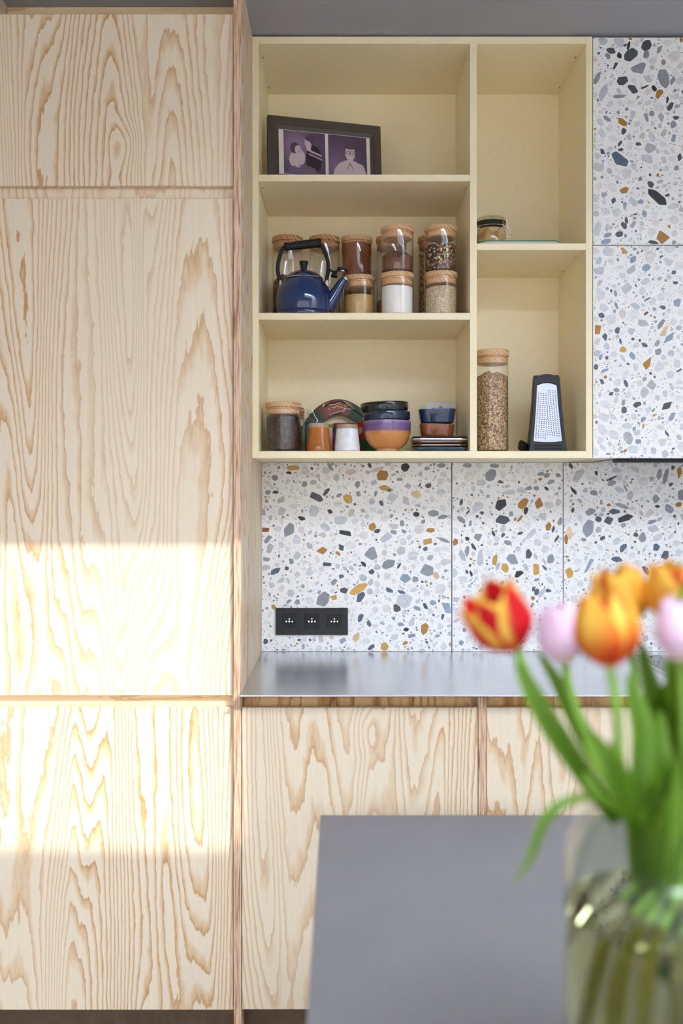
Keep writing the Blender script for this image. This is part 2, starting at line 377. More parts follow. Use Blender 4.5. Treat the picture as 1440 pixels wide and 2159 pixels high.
# ------------------------------------------------------------------ terrazzo
CC = {'K': (44, 45, 48), 'D': (78, 82, 90), 'S': (84, 98, 118), 'M': (146, 150, 157), 'B': (146, 160, 178), 'L': (196, 200, 206),
      'O': (172, 122, 44), 'Y': (200, 158, 80), 'T': (222, 192, 156), 'R': (140, 74, 34), 'P': (206, 194, 188), 'C': (222, 204, 150)}
CROP = {'a': (1240, 60, 7.2), 'b': (1240, 300, 7.2), 'c': (1240, 540, 7.2), 'd': (1240, 760, 7.2), 'e': (545, 970, 6.7), 'f': (745, 970, 6.7),
        'g': (545, 1170, 6.7), 'h': (745, 1170, 6.7), 'i': (945, 970, 5.76), 'j': (1180, 970, 5.54), 'k': (945, 1170, 5.76)}
CHIPS = {
'a': "345 335 150 85 -8 D;465 410 100 65 -60 K;290 420 105 70 -60 M;645 400 230 160 30 D;880 255 180 130 60 D;610 265 140 40 75 K;555 255 70 45 20 D;1075 320 130 70 55 M;880 390 120 90 70 M;765 600 230 170 10 M;410 560 130 55 60 D;515 790 180 120 20 D;675 920 170 110 -35 D;1150 750 270 160 -80 M;1280 790 140 75 70 M;125 770 230 80 60 M;1000 910 90 60 -60 K;1075 990 150 100 60 O;1200 1080 110 40 80 K;1240 1190 140 70 60 D;470 1030 200 50 5 M;230 970 270 100 70 L;515 1420 170 80 -40 O;535 1560 105 75 80 D;885 1350 140 80 -70 M;285 1370 120 60 -35 M;1290 1670 150 70 75 B;1290 1455 110 85 80 M;855 890 120 30 25 D;960 1290 100 85 0 M;1330 1355 110 55 10 D;760 1755 80 50 0 D;480 1745 90 45 60 D;225 190 160 110 0 L;470 200 170 130 -40 L;1410 170 80 50 -80 O",
'b': "490 110 80 45 0 D;487 255 260 165 -35 S;212 140 115 60 -65 D;895 250 170 130 -25 L;1385 225 140 75 80 D;790 550 85 70 80 M;945 645 115 80 -70 D;1040 830 310 150 -35 K;545 730 150 95 15 O;1200 805 80 60 0 D;385 885 115 65 75 D;555 960 115 65 80 B;680 905 160 100 -60 L;790 900 95 75 0 B;845 1085 110 70 -70 B;575 1185 100 45 -80 D;535 1260 120 80 -60 D;470 1395 115 95 0 D;565 1420 75 45 85 M;290 1410 120 65 15 M;260 1515 150 85 25 B;980 1520 180 60 -8 D;1145 1435 200 180 90 O;1300 1520 70 60 30 M;540 1650 120 90 -30 Y;680 1780 120 80 50 B;285 1290 120 55 80 L;1080 600 120 60 15 L;1335 390 80 70 50 M;135 1320 210 100 80 L",
'c': "160 70 110 90 60 L;175 225 180 140 0 L;880 175 120 100 0 B;1295 250 75 60 0 S;1325 405 80 45 0 D;410 560 105 45 -85 M;425 755 120 50 -65 M;195 900 90 80 -30 S;140 1115 160 105 80 O;250 1225 120 75 -75 S;440 1130 110 65 80 S;655 1145 120 110 60 L;1350 705 130 110 70 B;1060 1455 105 95 80 M;890 1620 210 120 65 O;525 1420 95 85 0 Y;485 1290 90 40 -80 S;855 1350 100 55 -25 S;1160 1140 200 100 55 T;1230 1240 230 90 55 B;1095 1040 190 70 55 M;280 1370 110 75 -65 L;130 1475 110 95 45 L;185 1535 100 50 55 B;665 1510 120 70 -60 B;115 1680 80 65 -70 S;520 1545 130 60 -60 L;1130 780 100 50 -15 S;895 655 120 25 35 S;875 870 90 40 35 R;715 760 150 80 -20 L;1255 1480 110 95 -30 L",
'd': "245 155 125 55 20 B;205 325 125 60 -65 S;570 345 110 55 -65 S;425 450 85 75 0 M;345 505 70 50 40 S;530 640 105 50 80 M;545 755 100 80 90 S;740 670 130 80 25 D;1190 690 180 95 45 D;985 755 85 25 45 S;1005 830 75 40 15 Y;1270 850 170 75 60 B;695 1035 100 60 75 B;745 1095 120 75 20 L;755 1230 90 85 0 B;835 1000 80 40 75 Y;1195 1110 120 45 -60 S;985 1370 110 90 -70 L;300 1420 75 35 0 B;1375 150 120 35 30 S;1165 500 120 75 -70 L;1260 390 130 55 -65 L;830 895 95 65 50 B;480 1340 95 50 40 L",
'e': "480 112 165 75 0 Y;420 180 90 45 -10 K;230 250 85 75 -30 M;805 520 240 110 -30 D;950 455 130 55 50 D;1255 545 140 110 -20 Y;240 455 85 40 -5 K;130 455 80 65 0 M;1000 730 105 65 0 K;605 825 105 65 -20 K;425 985 200 140 75 M;1225 1030 200 100 -15 K;98 985 105 80 0 R;130 1115 170 65 50 M;890 1285 145 105 0 O;1165 1220 120 80 -80 D;1115 1320 75 50 -40 O;1395 345 105 70 85 M;645 340 80 75 30 M;330 720 130 110 30 L;780 715 160 140 80 L;1150 850 170 120 0 L;940 950 140 80 -35 L;905 1060 150 70 -20 P;1305 165 150 80 0 P;1010 95 130 50 -50 M;1130 500 100 50 25 M;1305 745 110 80 70 P",
'f': "415 220 170 150 70 O;440 395 150 75 -10 Y;890 485 150 110 15 C;725 100 120 110 0 K;390 610 95 60 -60 D;740 580 150 100 -70 P;545 530 190 140 -20 L;890 765 95 70 0 K;1130 750 170 80 0 M;1255 805 150 55 15 M;270 945 120 100 60 O;330 1005 90 60 10 D;1090 995 120 70 0 O;1045 1150 165 100 15 Y;1275 1130 200 50 -20 M;1015 1255 65 60 0 S;245 1325 190 170 40 M;455 1090 190 130 10 L;565 1020 90 60 -10 M;565 935 140 80 0 P;685 895 90 65 -80 M;985 870 100 50 20 M;1055 360 90 60 10 D;930 360 85 30 60 D;515 430 95 40 20 M;330 135 170 50 20 P;650 275 90 60 -5 M;770 370 90 75 -20 P;1240 75 130 60 0 M;1230 450 120 75 10 L;1035 120 90 50 -10 M;230 75 75 50 -50 D;310 475 80 40 70 M;715 1010 75 70 0 M",
'g': "235 230 150 75 30 S;455 95 90 80 -20 M;395 190 65 60 0 D;965 130 130 80 -10 D;310 365 120 70 30 L;415 365 90 40 -70 L;185 425 80 75 0 L;1160 305 95 65 10 S;1065 380 105 70 45 M;1205 505 125 75 0 D;910 620 210 160 60 M;1060 600 105 80 -20 Y;545 665 85 70 10 M;425 655 90 40 30 B;455 545 110 90 -60 L;155 560 75 35 -75 B;210 735 90 60 -70 Y;95 1220 80 65 60 S;1190 1215 100 80 20 B;1375 1160 140 85 60 T;570 1200 60 40 0 S;630 1295 75 45 -80 B;350 1340 60 35 0 B;100 180 120 90 0 L;855 525 75 45 60 B;105 60 110 70 0 M",
'h': "70 480 270 100 32 Y;100 595 150 110 45 S;500 500 110 60 -30 S;680 525 110 40 -20 S;725 325 150 120 -10 B;870 340 100 75 -15 M;1030 220 190 150 -5 M;1165 290 110 85 -80 T;490 130 210 120 30 M;335 175 95 75 -10 L;640 155 95 35 60 D;140 130 100 45 -55 K;255 240 85 75 -20 D;1315 735 220 100 -65 B;1120 675 95 70 0 B;1015 725 95 50 -55 D;610 750 120 95 -40 D;895 755 120 60 -25 B;715 650 220 180 10 L;95 885 120 65 65 S;220 970 110 55 -75 S;570 895 75 50 -10 B;665 980 95 45 -5 B;740 1055 75 55 10 K;1005 1040 160 100 80 O;815 1140 135 65 10 B;725 1245 80 50 20 O;435 1300 120 110 50 Y;250 1305 130 60 35 S;1185 1145 85 50 0 B;1260 875 90 55 80 S;825 950 130 80 75 L;130 320 120 90 -30 L;230 520 90 75 45 L;240 390 100 80 60 L",
'i': "230 65 110 55 0 M;570 70 130 45 -5 M;515 180 150 110 70 M;630 265 80 50 0 D;640 540 150 110 35 K;905 530 160 95 45 O;1105 520 150 110 80 O;940 615 90 50 75 K;655 725 155 100 0 D;760 655 65 60 0 M;155 725 120 60 -45 M;265 770 70 40 80 M;400 640 60 45 0 D;155 510 75 35 80 D;235 630 90 30 55 D;865 710 100 35 50 O;1215 805 105 60 75 O;1275 835 85 40 75 D;985 340 110 60 20 M;1060 345 75 55 0 M;1190 345 65 35 -35 K;1120 170 90 45 10 M;1195 185 80 55 20 M;1245 265 90 60 25 M;1335 185 90 45 0 M;735 390 150 60 0 L;890 370 120 75 -15 L;360 570 190 90 50 L;365 935 110 110 45 M;545 890 85 30 -60 K;665 910 60 40 40 D;225 955 60 50 0 K;85 1000 90 70 90 O;305 1050 100 50 -60 D;225 1105 135 60 85 M;165 1155 150 70 -65 L;385 1190 210 80 85 L;780 1210 150 110 -25 M;560 1215 145 60 80 Y;685 1310 105 90 90 Y;970 1140 110 85 60 D;1065 1325 160 90 85 Y;1240 1200 110 80 85 M;845 1385 130 70 30 K;1170 1310 75 30 -45 S;1315 955 90 30 60 D;870 890 70 35 15 D;1000 900 170 60 45 L;720 1005 90 55 -20 M;1060 1175 80 45 -65 P;600 1290 110 50 70 L;940 1300 110 50 -60 L;1165 1230 120 35 -70 P;275 1380 75 30 -70 K;225 1360 55 35 -60 S;400 280 120 80 0 L;1335 515 90 60 60 P;1355 745 100 55 70 M;580 1015 70 35 20 P",
'j': "125 75 90 55 90 D;160 355 130 45 -50 K;215 190 190 100 55 L;425 150 60 45 0 K;400 385 90 55 -15 M;605 215 125 30 25 D;600 270 100 65 20 M;695 345 120 70 -25 L;765 330 95 25 -65 M;725 535 170 45 -20 M;640 600 120 60 0 D;755 680 190 70 25 K;570 705 105 100 0 D;450 690 80 55 -20 D;330 800 180 120 75 M;350 605 130 75 20 M;118 860 190 75 -80 T;72 930 120 52 90 O;105 1320 120 95 80 Y;340 1225 190 60 60 B;740 1020 110 65 50 S;665 1160 120 65 -5 S;885 875 70 55 0 D;965 900 110 80 80 M;1125 1020 90 80 -30 S;1230 1110 120 85 75 S;1160 165 130 60 80 M;1235 190 170 50 75 M;1395 150 150 60 85 O;1385 520 75 55 15 O;1120 455 90 75 70 M;1140 540 60 35 0 K;1280 570 110 80 -45 M;1075 720 110 45 20 M;1420 410 130 90 80 M;660 120 120 80 0 L;1320 85 55 45 60 D;1295 285 70 35 20 D;570 525 45 40 0 O;480 495 60 35 90 M;150 585 60 35 60 D;495 910 70 50 40 D;280 930 70 45 -30 M;820 415 110 70 85 L;1000 1285 130 60 -50 S;1190 1290 110 75 -60 S;1095 800 140 90 0 L",
'k': "525 370 85 70 -15 B;650 340 70 40 50 B;1035 410 65 40 60 S;1070 450 85 55 70 S;1130 465 120 60 60 L;1210 435 65 55 0 S;1025 525 55 50 0 O;160 1065 70 60 60 B;1070 300 75 40 10 B;1015 610 75 35 60 B;100 540 90 80 0 L;1200 900 90 60 30 B;800 1000 80 50 0 L",
}
rt = random.Random(11)
def chip_poly(cx, cz, w, h, ang, corner=None):
    n = corner or rt.choice((4, 5, 5, 6, 7)); a0 = rt.uniform(0, 6.28); pts = []
    for i in range(n):
        a = a0 + 2 * math.pi * (i + rt.uniform(-0.28, 0.28)) / n; k = rt.uniform(0.86, 1.12)
        pts.append((0.55 * w * k * math.cos(a), 0.55 * h * k * math.sin(a)))
    out = []
    for i in range(n):
        p, q = pts[i], pts[(i + 1) % n]
        for t in (0.11, 0.89): out.append((p[0] * (1 - t) + q[0] * t, p[1] * (1 - t) + q[1] * t))
    ca, sa = math.cos(ang), math.sin(ang)
    return [(cx + x * ca - y * sa, cz + x * sa + y * ca) for x, y in out]
def clip(poly, x0, x1, z0, z1):
    def cut(pl, inside, inter):
        res = []
        for i in range(len(pl)):
            a, b = pl[i - 1], pl[i]
            if inside(b):
                if not inside(a): res.append(inter(a, b))
                res.append(b)
            elif inside(a): res.append(inter(a, b))
        return res
    def ix(v): return lambda a, b: (v, a[1] + (b[1] - a[1]) * (v - a[0]) / (b[0] - a[0]))
    def iz(v): return lambda a, b: (a[0] + (b[0] - a[0]) * (v - a[1]) / (b[1] - a[1]), v)
    for ins, it in ((lambda p: p[0] >= x0, ix(x0)), (lambda p: p[0] <= x1, ix(x1)), (lambda p: p[1] >= z0, iz(z0)), (lambda p: p[1] <= z1, iz(z1))):
        if len(poly) < 3: return []
        poly = cut(poly, ins, it)
    return poly
def jitter(code, a=0.10):
    c = CC[code]; k = 1 + rt.uniform(-a, a)
    return tuple(min(1, x * k) for x in rgb(*c)[:3]) + (1,)
def terrazzo(tile, x0, x1, z0, z1, D, crops, avoid=()):
    """lays stone chips into a tile whose front is at depth D"""
    T = 0.0005; y0 = D - T; m = 0.0012
    placed = list(avoid)                       # (x, z, r)
    for k in crops:
        ox, oy, s = CROP[k]
        for e in CHIPS[k].split(';'):
            a = e.split(); cx, cy, w_, h_, an = map(float, a[:5])
            px, py = ox + cx / s, oy + cy / s
            xx, zz = X(px, D), Z(py, D)
            if not (x0 < xx < x1 and z0 < zz < z1): continue
            u = D / FPX / s
            pl = clip(chip_poly(xx, zz, w_ * u * 1.04, h_ * u * 1.06, R(an)), x0 + m, x1 - m, z0 + m, z1 - m)
            if len(pl) < 3: continue
            MB().prism(pl, y0, D + 0.001, col=jitter(a[5])).build('stone_chip', 'chip', tile, rel=True, smooth=False)
            L_, S_ = max(w_, h_) * u / 2, min(w_, h_) * u / 2; d = (math.cos(R(an)), math.sin(R(an)))
            for t in (-0.55, 0, 0.55): placed.append((xx + d[0] * t * L_ * (w_ >= h_), zz + d[1] * t * L_, S_ * 1.08))
    A = (x1 - x0) * (z1 - z0); mb = MB()
    cell = 0.03; gridd = {}
    def put(x, z, r):
        for i in range(int((x - r - .02) // cell), int((x + r + .02) // cell) + 1):
            for j in range(int((z - r - .02) // cell), int((z + r + .02) // cell) + 1): gridd.setdefault((i, j), []).append((x, z, r))
    for p in placed: put(*p)
    def free(x, z, r): return all((x - a) ** 2 + (z - b) ** 2 > (r + q) ** 2 for a, b, q in gridd.get((int(x // cell), int(z // cell)), ()))
    for count, r0, r1, codes in ((900, .010, .017, 'LLPLLM'), (1700, .006, .011, 'LLMLPBLMLD'), (3200, .0028, .0055, 'LMMBLDSLPMLO'), (7000, .0010, .0020, 'DKMOSOYLM'), (6000, .0006, .0011, 'DKDOSYM')):
        for _ in range(int(count * A)):
            x, z, r = rt.uniform(x0, x1), rt.uniform(z0, z1), rt.uniform(r0, r1)
            if not free(x, z, r * 0.92): continue
            put(x, z, r)
            e = rt.uniform(0.55, 1.0) if r > .002 else rt.uniform(.6, 1)
            pl = clip(chip_poly(x, z, 2 * r, 2 * r * e, rt.uniform(0, 3.14), None if r > .002 else 4), x0 + m, x1 - m, z0 + m, z1 - m)
            if len(pl) < 3: continue
            col = jitter(rt.choice(codes))
            if r > .006: col = mix3(col, rgb(241, 240, 238), rt.uniform(0.25, 0.85))
            mb.prism(pl, y0, D + 0.001, col=col)
    if mb.v: tag(mb.build('chip_inlay', 'chip', tile, rel=True, smooth=False), kind='stuff')

DB = 2.84
ZT0, ZT1 = 0.9078, 1.4885
socket_zone = [(X(p, DB), Z(1309, DB), 0.04) for p in (605, 630, 657, 684, 708)]
for i, (a, b_, cr) in enumerate(((551.2, 951, 'efghi'), (953.2, 1186, 'ikfh'), (1188.2, 1640, 'jik'))):
    x0, x1 = X(a, DB) + (0.0003 if i == 0 else 0), X(b_, DB)
    t = MB().box(x0, x1, DB, YB - 0.001, ZT0, ZT1).build('terrazzo_tile', 'terrazzo', wall_back, bevel=0.0008, smooth=False)
    terrazzo(t, x0, x1, ZT0, ZT1, DB, cr, socket_zone if i == 0 else ())

# ------------------------------------------------------------------ tall cupboard on the left
PF = 2.26                                        # front of the plywood side panels
XP0, XP1 = X(492, PF), -0.2458
DF = 2.274                                       # face of the tall doors
tall = thing('tall_cabinet', (-0.56, 2.55, 0), 'tall pine plywood cupboard with three flush doors, filling the left side', 'cupboard')
MB().box(XP0, XP1, PF, 2.85, 0, CEIL - 0.001, front=1).build('side_panel', ['pine', 'edge'], tall, rel=True, smooth=False, seed=3.1)
MB().box(-0.885, -0.867, PF, 2.85, 0, CEIL - 0.001, front=1).build('side_panel', ['pine', 'edge'], tall, rel=True, smooth=False, seed=5)
MB().box(-0.866, XP0 - 0.001, 2.312, 2.85, 0.1, 2.50).build('body', 'pine', tall, rel=True, smooth=False, seed=9)
MB().box(-0.866, XP0 - 0.001, 2.395, 2.413, 2.50, CEIL - 0.001).build('top_rail', 'pine_h', tall, rel=True, smooth=False, seed=4)
XD0, XD1 = -0.864, X(490.5, DF)
MB().box(-0.866, XP0 - 0.001, 2.294, 2.3115, 2.06, 2.20).build('rail', 'pine', tall, rel=True, smooth=False, seed=12)
MB().box(-0.866, XP0 - 0.001, 2.294, 2.3115, 0.82, 0.95).build('rail', 'pine_h', tall, rel=True, smooth=False, seed=7.3)
for (ya, yb, sd) in ((30, 392, 21.4), (419, 1466, 2.0), (1491, 2129, 33.7)):
    MB().box(XD0, XD1, DF, DF + 0.018, Z(yb, DF), Z(ya, DF)).build('door', 'pine', tall, rel=True, bevel=0.0007, smooth=False, seed=sd)
MB().box(-0.866, XP0 - 0.001, 2.335, 2.353, 0, 0.112).build('toe_kick', 'toe', tall, rel=True, smooth=False)

# ------------------------------------------------------------------ base cupboards, worktop, hob
DBF = 2.262
ZD0, ZD1 = Z(2128, DBF), Z(1492, DBF)
def base_cab(x0, x1, label, sd, divider=False, right=False):
    t = thing('base_cabinet', ((x0 + x1) / 2, 2.55, 0), label, 'cupboard', 'base cupboards under the worktop')
    xa = x0
    if divider:
        MB().box(x0, x0 + 0.0195, 2.2575, 2.83, 0.0, 0.902, front=1).build('side_panel', ['pine', 'edge'], t, rel=True, smooth=False, seed=sd + 1); xa = x0 + 0.0195
    xb = x1
    if right:
        MB().box(x1 - 0.018, x1, 2.2575, 2.83, 0.0, 0.902, front=1).build('side_panel', ['pine', 'edge'], t, rel=True, smooth=False, seed=sd + 2); xb = x1 - 0.018
    MB().box(xa + 0.0015, xb - 0.001, 2.318, 2.83, 0.1, 0.901).build('body', 'pine', t, rel=True, smooth=False, seed=sd)
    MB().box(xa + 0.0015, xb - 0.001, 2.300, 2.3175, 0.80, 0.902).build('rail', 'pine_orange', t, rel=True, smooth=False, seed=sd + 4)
    MB().box(xa + 0.0018, xb - 0.0013, DBF, DBF + 0.018, ZD0, ZD1).build('door', 'pine', t, rel=True, bevel=0.0007, smooth=False, seed=sd + 6.6)
    MB().box(xa + 0.0015, xb - 0.001, 2.335, 2.353, 0, 0.112).build('toe_kick', 'toe', t, rel=True, smooth=False)
    return t
XM = X(1008.5, 2.2575)
base_cab(XP1 + 0.0004, XM, 'pine plywood base cupboard directly right of the tall cupboard', 14.2)
base_cab(XM, XM + 0.62, 'pine plywood base cupboard behind the tulip stems, right of the plywood divider', 25.0, True, True)
base_cab(XM + 0.62, 1.62, 'pine plywood base cupboard at the far right under the hob', 36.0, False, True)
wt = MB().box(XP1 + 0.0006, 1.64, 2.215, DB - 0.0005, 0.9025, 0.9074)
tag(wt.build('worktop', 'steel', bevel=0.0008, smooth=False), 'thin brushed stainless steel worktop over the base cupboards', 'worktop')
hob = thing('induction_hob', (1.15, 2.54, 0.9075), 'black glass hob with a steel rim set in the worktop', 'hob')
HX0, HX1, HY0, HY1 = 0.862, 1.44, 2.29, 2.75
MB().box(HX0 + .004, HX1 - .004, HY0 + .004, HY1 - .004, 0.9076, 0.9118).build('glass_top', 'black_gloss', hob, rel=True, bevel=0.001, smooth=False)
h = MB()
h.box(HX0, HX0 + .004, HY0, HY1, 0.9076, 0.9135); h.box(HX1 - .004, HX1, HY0, HY1, 0.9076, 0.9135)
h.box(HX0, HX1, HY0, HY0 + .004, 0.9076, 0.9135); h.box(HX0, HX1, HY1 - .004, HY1, 0.9076, 0.9135)
h.build('steel_rim', 'steel_bright', hob, rel=True, smooth=False)

# ------------------------------------------------------------------ triple socket
sx0, sx1, sz0, sz1 = X(581, DB), X(733, DB), Z(1338, DB), Z(1281.5, DB)
sk = thing('wall_socket', ((sx0 + sx1) / 2, DB, (sz0 + sz1) / 2), 'black triple wall socket on the terrazzo tile', 'socket')
fr = MB(); fr.box(sx0, sx1, DB - 0.0095, DB - 0.0006, sz0, sz1)
fr.build('cover_frame', 'black', sk, rel=True, bevel=0.0012, smooth=False)
for pc in (609.5, 657.0, 704.5):
    cx, cz = X(pc, DB - .01), Z(1309.5, DB - .01)
    ins = MB(); q = 0.0225
    yf = DB - 0.0112
    ins.prism([(cx - q, cz - q), (cx + q, cz - q), (cx + q, cz + q), (cx - q, cz + q)], yf, DB - 0.0096)
    it = ins.build('socket_insert', 'black_soft', sk, rel=True, bevel=0.0008, smooth=False)
    ring = MB(); n = 32
    pts = [(cx + 0.0195 * math.cos(2 * math.pi * i / n), yf - 0.0002, cz + 0.0195 * math.sin(2 * math.pi * i / n)) for i in range(n + 1)]
    ring.tube(pts, 0.0007, 6); ring.build('well_rim', 'black', it, rel=True)
    for dx, dz, rr in ((-0.0092, -0.001, .0022), (0, -0.001, .0026), (0.0092, -0.001, .0022), (0, 0.0072, .0019)):
        d = MB(); d.tube([(cx + dx, yf - 0.0022, cz + dz), (cx + dx, yf + 0.0006, cz + dz)], rr, 12)
        d.build('contact', 'steel_bright', it, rel=True)

# ------------------------------------------------------------------ open shelf unit
DS, DSB = 2.535, 2.855
sx = [X(p, DS) for p in (531, 545, 990.5, 1005, 1235, 1248.5)]
ztop, zti, zbi, zb = Z(77, DS), Z(92, DS), Z(951, DS), Z(966, DS)
su = thing('open_shelf_unit', ((sx[0] + sx[5]) / 2, 2.7, zb), 'cream lacquered open wall shelf unit with five compartments', 'shelf unit')
x_l = max(sx[0], XP1 + 0.0006)
def board(name, *a): return MB().box(*a).build(name, 'cream', su, rel=True, bevel=0.0006, smooth=False)
board('side_panel', x_l, sx[1], DS, DSB, zb, ztop); board('side_panel', sx[4], sx[5], DS, DSB, zb, ztop)
board('top_panel', sx[1] + .0002, sx[4] - .0002, DS + .0003, DSB, zti, ztop); board('bottom_panel', sx[1] + .0002, sx[4] - .0002, DS + .0003, DSB, zb, zbi)
board('divider', sx[2], sx[3], DS + .0004, DSB, zbi + .0002, zti - .0002)
SH1, SH2, SH3, SH4, SH5 = Z(368, DS), Z(659.5, DS), zbi, Z(513, DS), zbi
for xa, xb, ya, yb in ((1, 2, 368, 382), (1, 2, 659.5, 674), (3, 4, 513, 527)):
    board('shelf', sx[xa] + .0002, sx[xb] - .0002, DS + .0006, DSB, Z(yb, DS), Z(ya, DS))
board('back_panel', x_l, sx[5], DSB + .0002, DSB + .008, zb, ztop)
for px, py, D in ((555, 121.5, 2.60), (566.5, 184.5, 2.80), (981, 127.5, 2.60), (1213, 121, 2.6), (1179, 184.5, 2.8)):
    h = MB(); h.lathe([(0.0, 0.0), (0.0022, 0.0), (0.0022, 0.001), (0, 0.001)], 10, (X(px, CZ and (zti - CZ) * FPX / (VY - py)), (zti - CZ) * FPX / (VY - py), zti - 0.0008)); h.build('screw_hole', 'hole', su, rel=True)
for zz, lst in ((Z(382, DS), ((554, 396), (659, 382.9), (982, 396))), (Z(674, DS), ((554.5, 686), (686.5, 674.6), (977, 686))), (Z(527, DS), ((1213.5, 543), (1186, 572)))):
    for px, py in lst:
        Dh = max(DS + .003, (zz - CZ) * FPX / (VY - py)); h = MB()
        h.lathe([(0.0, 0.0), (0.0019, 0.0), (0.0019, 0.001), (0, 0.001)], 10, (X(px, Dh), Dh, zz - 0.0007)); h.build('screw_hole', 'hole', su, rel=True)

# ------------------------------------------------------------------ wall cupboard with terrazzo doors and the hood under it
wc = thing('wall_cabinet', (1.0, 2.7, zb), 'wall cupboard with terrazzo clad doors right of the open shelves', 'cupboard')
wx0, wx1 = X(1250, DS), 1.31
MB().box(sx[5] + .0006, wx1, 2.549, DSB, zb + .001, ztop).build('body', 'pine', wc, rel=True, smooth=False, seed=17)
for ya, yb, cr in ((79, 516, 'ab'), (518.2, 966, 'bcd')):
    t = MB().box(wx0, wx1, DS, DS + .0125, Z(yb, DS), Z(ya, DS)).build('door', 'terrazzo', wc, rel=True, bevel=0.0008, smooth=False)
    terrazzo(t, wx0, wx1, Z(yb, DS), Z(ya, DS), DS, cr)
hd = thing('cooker_hood', (1.08, 2.68, zb - .003), 'flat black cooker hood built in under the terrazzo wall cupboard', 'cooker hood')
hx0 = X(1300, 2.56)
MB().box(hx0, 1.31, 2.556, 2.60, Z(974.5, 2.556), zb - .0002).build('visor', 'black', hd, rel=True, bevel=.0008, smooth=False)
MB().box(hx0 + .002, 1.31, 2.601, 2.83, zb - .0030, zb - .0002).build('grease_filter', 'steel', hd, rel=True, smooth=False)

# ------------------------------------------------------------------ framed photographs
def photo_cols(kind):
    bgc = (0.16, 0.10, 0.17)
    def E(x, z, cx, cz, a, b): return ((x - cx) / a) ** 2 + ((z - cz) / b) ** 2 < 1
    skin, shirt, hair, dk, jean = (.62, .48, .52), (.62, .50, .53), (.10, .06, .09), (.03, .02, .03), (.18, .12, .19)
    def left(x, z):                      # x 0..1 left to right, z 0..1 top to bottom
        g = math.exp(-((x - .3) ** 2 + (z - .35) ** 2) * 7); c = tuple(b_ * (.6 + 1.3 * g) for b_ in bgc)
        if E(x, z, .72, .62, .19, .32): c = dk                                      # dark jumper
        if E(x, z, .72, .62, .19, .32) and abs((z - .46) - (x - .72) * .35) < .022 and x > .6: c = (.55, .42, .48)
        if E(x, z, .72, .62, .19, .32) and abs((z - .54) - (x - .72) * .35) < .018 and x > .6: c = (.42, .30, .36)
        if E(x, z, .59, .25, .085, .13): c = skin
        if E(x, z, .64, .14, .12, .075) or E(x, z, .70, .20, .06, .10): c = hair
        if E(x, z, .545, .235, .012, .012) or E(x, z, .53, .31, .03, .008): c = hair
        if abs(x - .60) < .05 and .34 < z < .42: c = skin
        if E(x, z, .30, .66, .17, .20): c = shirt
        if E(x, z, .42, .60, .09, .16): c = shirt
        if E(x, z, .27, .39, .115, .13): c = hair
        if E(x, z, .34, .43, .075, .105): c = skin
        if E(x, z, .37, .41, .012, .012) or E(x, z, .36, .48, .025, .008): c = hair
        if E(x, z, .45, .90, .34, .13) or (z > .93): c = jean
        if E(x, z, .33, .80, .06, .03): c = skin
        return c
    def right(x, z):
        g = math.exp(-((x - .2) ** 2 + (z - .8) ** 2) * 4); c = tuple(b_ * (.55 + .8 * g) for b_ in bgc)
        if E(x, z, .56, .98, .44, .42) or E(x, z, .82, .80, .13, .17): c = shirt
        if abs(x - .56) < .07 and .54 < z < .68: c = skin
        if abs(abs(x - .56) - (z - .62) * .5) < .012 and .62 < z < .78: c = (.25, .17, .2)
        if E(x, z, .57, .26, .16, .16): c = hair
        if E(x, z, .565, .40, .125, .18): c = skin
        if E(x, z, .57, .23, .15, .08): c = hair
        if E(x, z, .565, .435, .018, .045): c = (.52, .39, .43)
        for ex in (.51, .62):
            if .75 < math.hypot((x - ex) / .055, (z - .385) / .04) < 1.05: c = (.15, .08, .1)
        if E(x, z, .56, .50, .045, .014): c = (.75, .66, .68)
        return c
    return left if kind == 0 else right
pf = thing('photo_frame', (-0.0463, 2.664, SH1 + .0009), 'dark bronze photo frame with two portraits leaning in the top left compartment', 'photo frame', rot=(R(-5), 0, R(14.4)))
W2, HF = 0.168, 0.203
fb = MB()
def mitre(mb, x0, x1, z0, z1, wL, wR, wB, wT, yf, yi, yb):
    o = [(x0, z0), (x1, z0), (x1, z1), (x0, z1)]; i = [(x0 + wL, z0 + wB), (x1 - wR, z0 + wB), (x1 - wR, z1 - wT), (x0 + wL, z1 - wT)]
    vs = [(x, yf, z) for x, z in o] + [(x, yi, z) for x, z in i] + [(x, yb, z) for x, z in o] + [(x, yb, z) for x, z in i]
    fs = []
    for k in range(4):
        n = (k + 1) % 4
        fs += [(k, n, n + 4, k + 4), (k, k + 8, n + 8, n), (k + 4, n + 4, n + 12, k + 12), (k + 8, k + 12, n + 12, n + 8)]
    mb.add(vs, fs)
mitre(fb, -W2, W2, 0, HF, .021, .021, .022, .023, -0.011, -0.010, 0.008)
fb.build('outer_frame', 'frame', pf, bevel=.0008, smooth=False)
fb = MB(); mitre(fb, -W2 + .0211, W2 - .0211, .0221, HF - .0231, .011, .011, .012, .012, -0.008, -0.0055, 0.007)
fb.build('inner_frame', 'frame', pf, bevel=.0006, smooth=False)
MB().box(-W2 + .0212, W2 - .0212, -0.0030, 0.0068, .0222, HF - .0232).build('mat_board', 'mat', pf, smooth=False)
zt, zbm = HF - .0365, .0365
for k, (xa, xb) in enumerate(((-W2 + .0465, -W2 + .169), (-W2 + .178, -W2 + .2935))):
    fn = photo_cols(k); ph = MB()
    ph.grid(lambda u, v: ((xa + (xb - xa) * v, -0.0033, zt + (zbm - zt) * u), tuple(fn(v, u)) + (1,)), 84, 76)
    ph.build('photograph', 'print', pf, smooth=False)
MB().box(-W2 + .03, W2 - .03, 0.0081, 0.012, .03, HF - .03).build('backing', 'black_soft', pf, smooth=False)

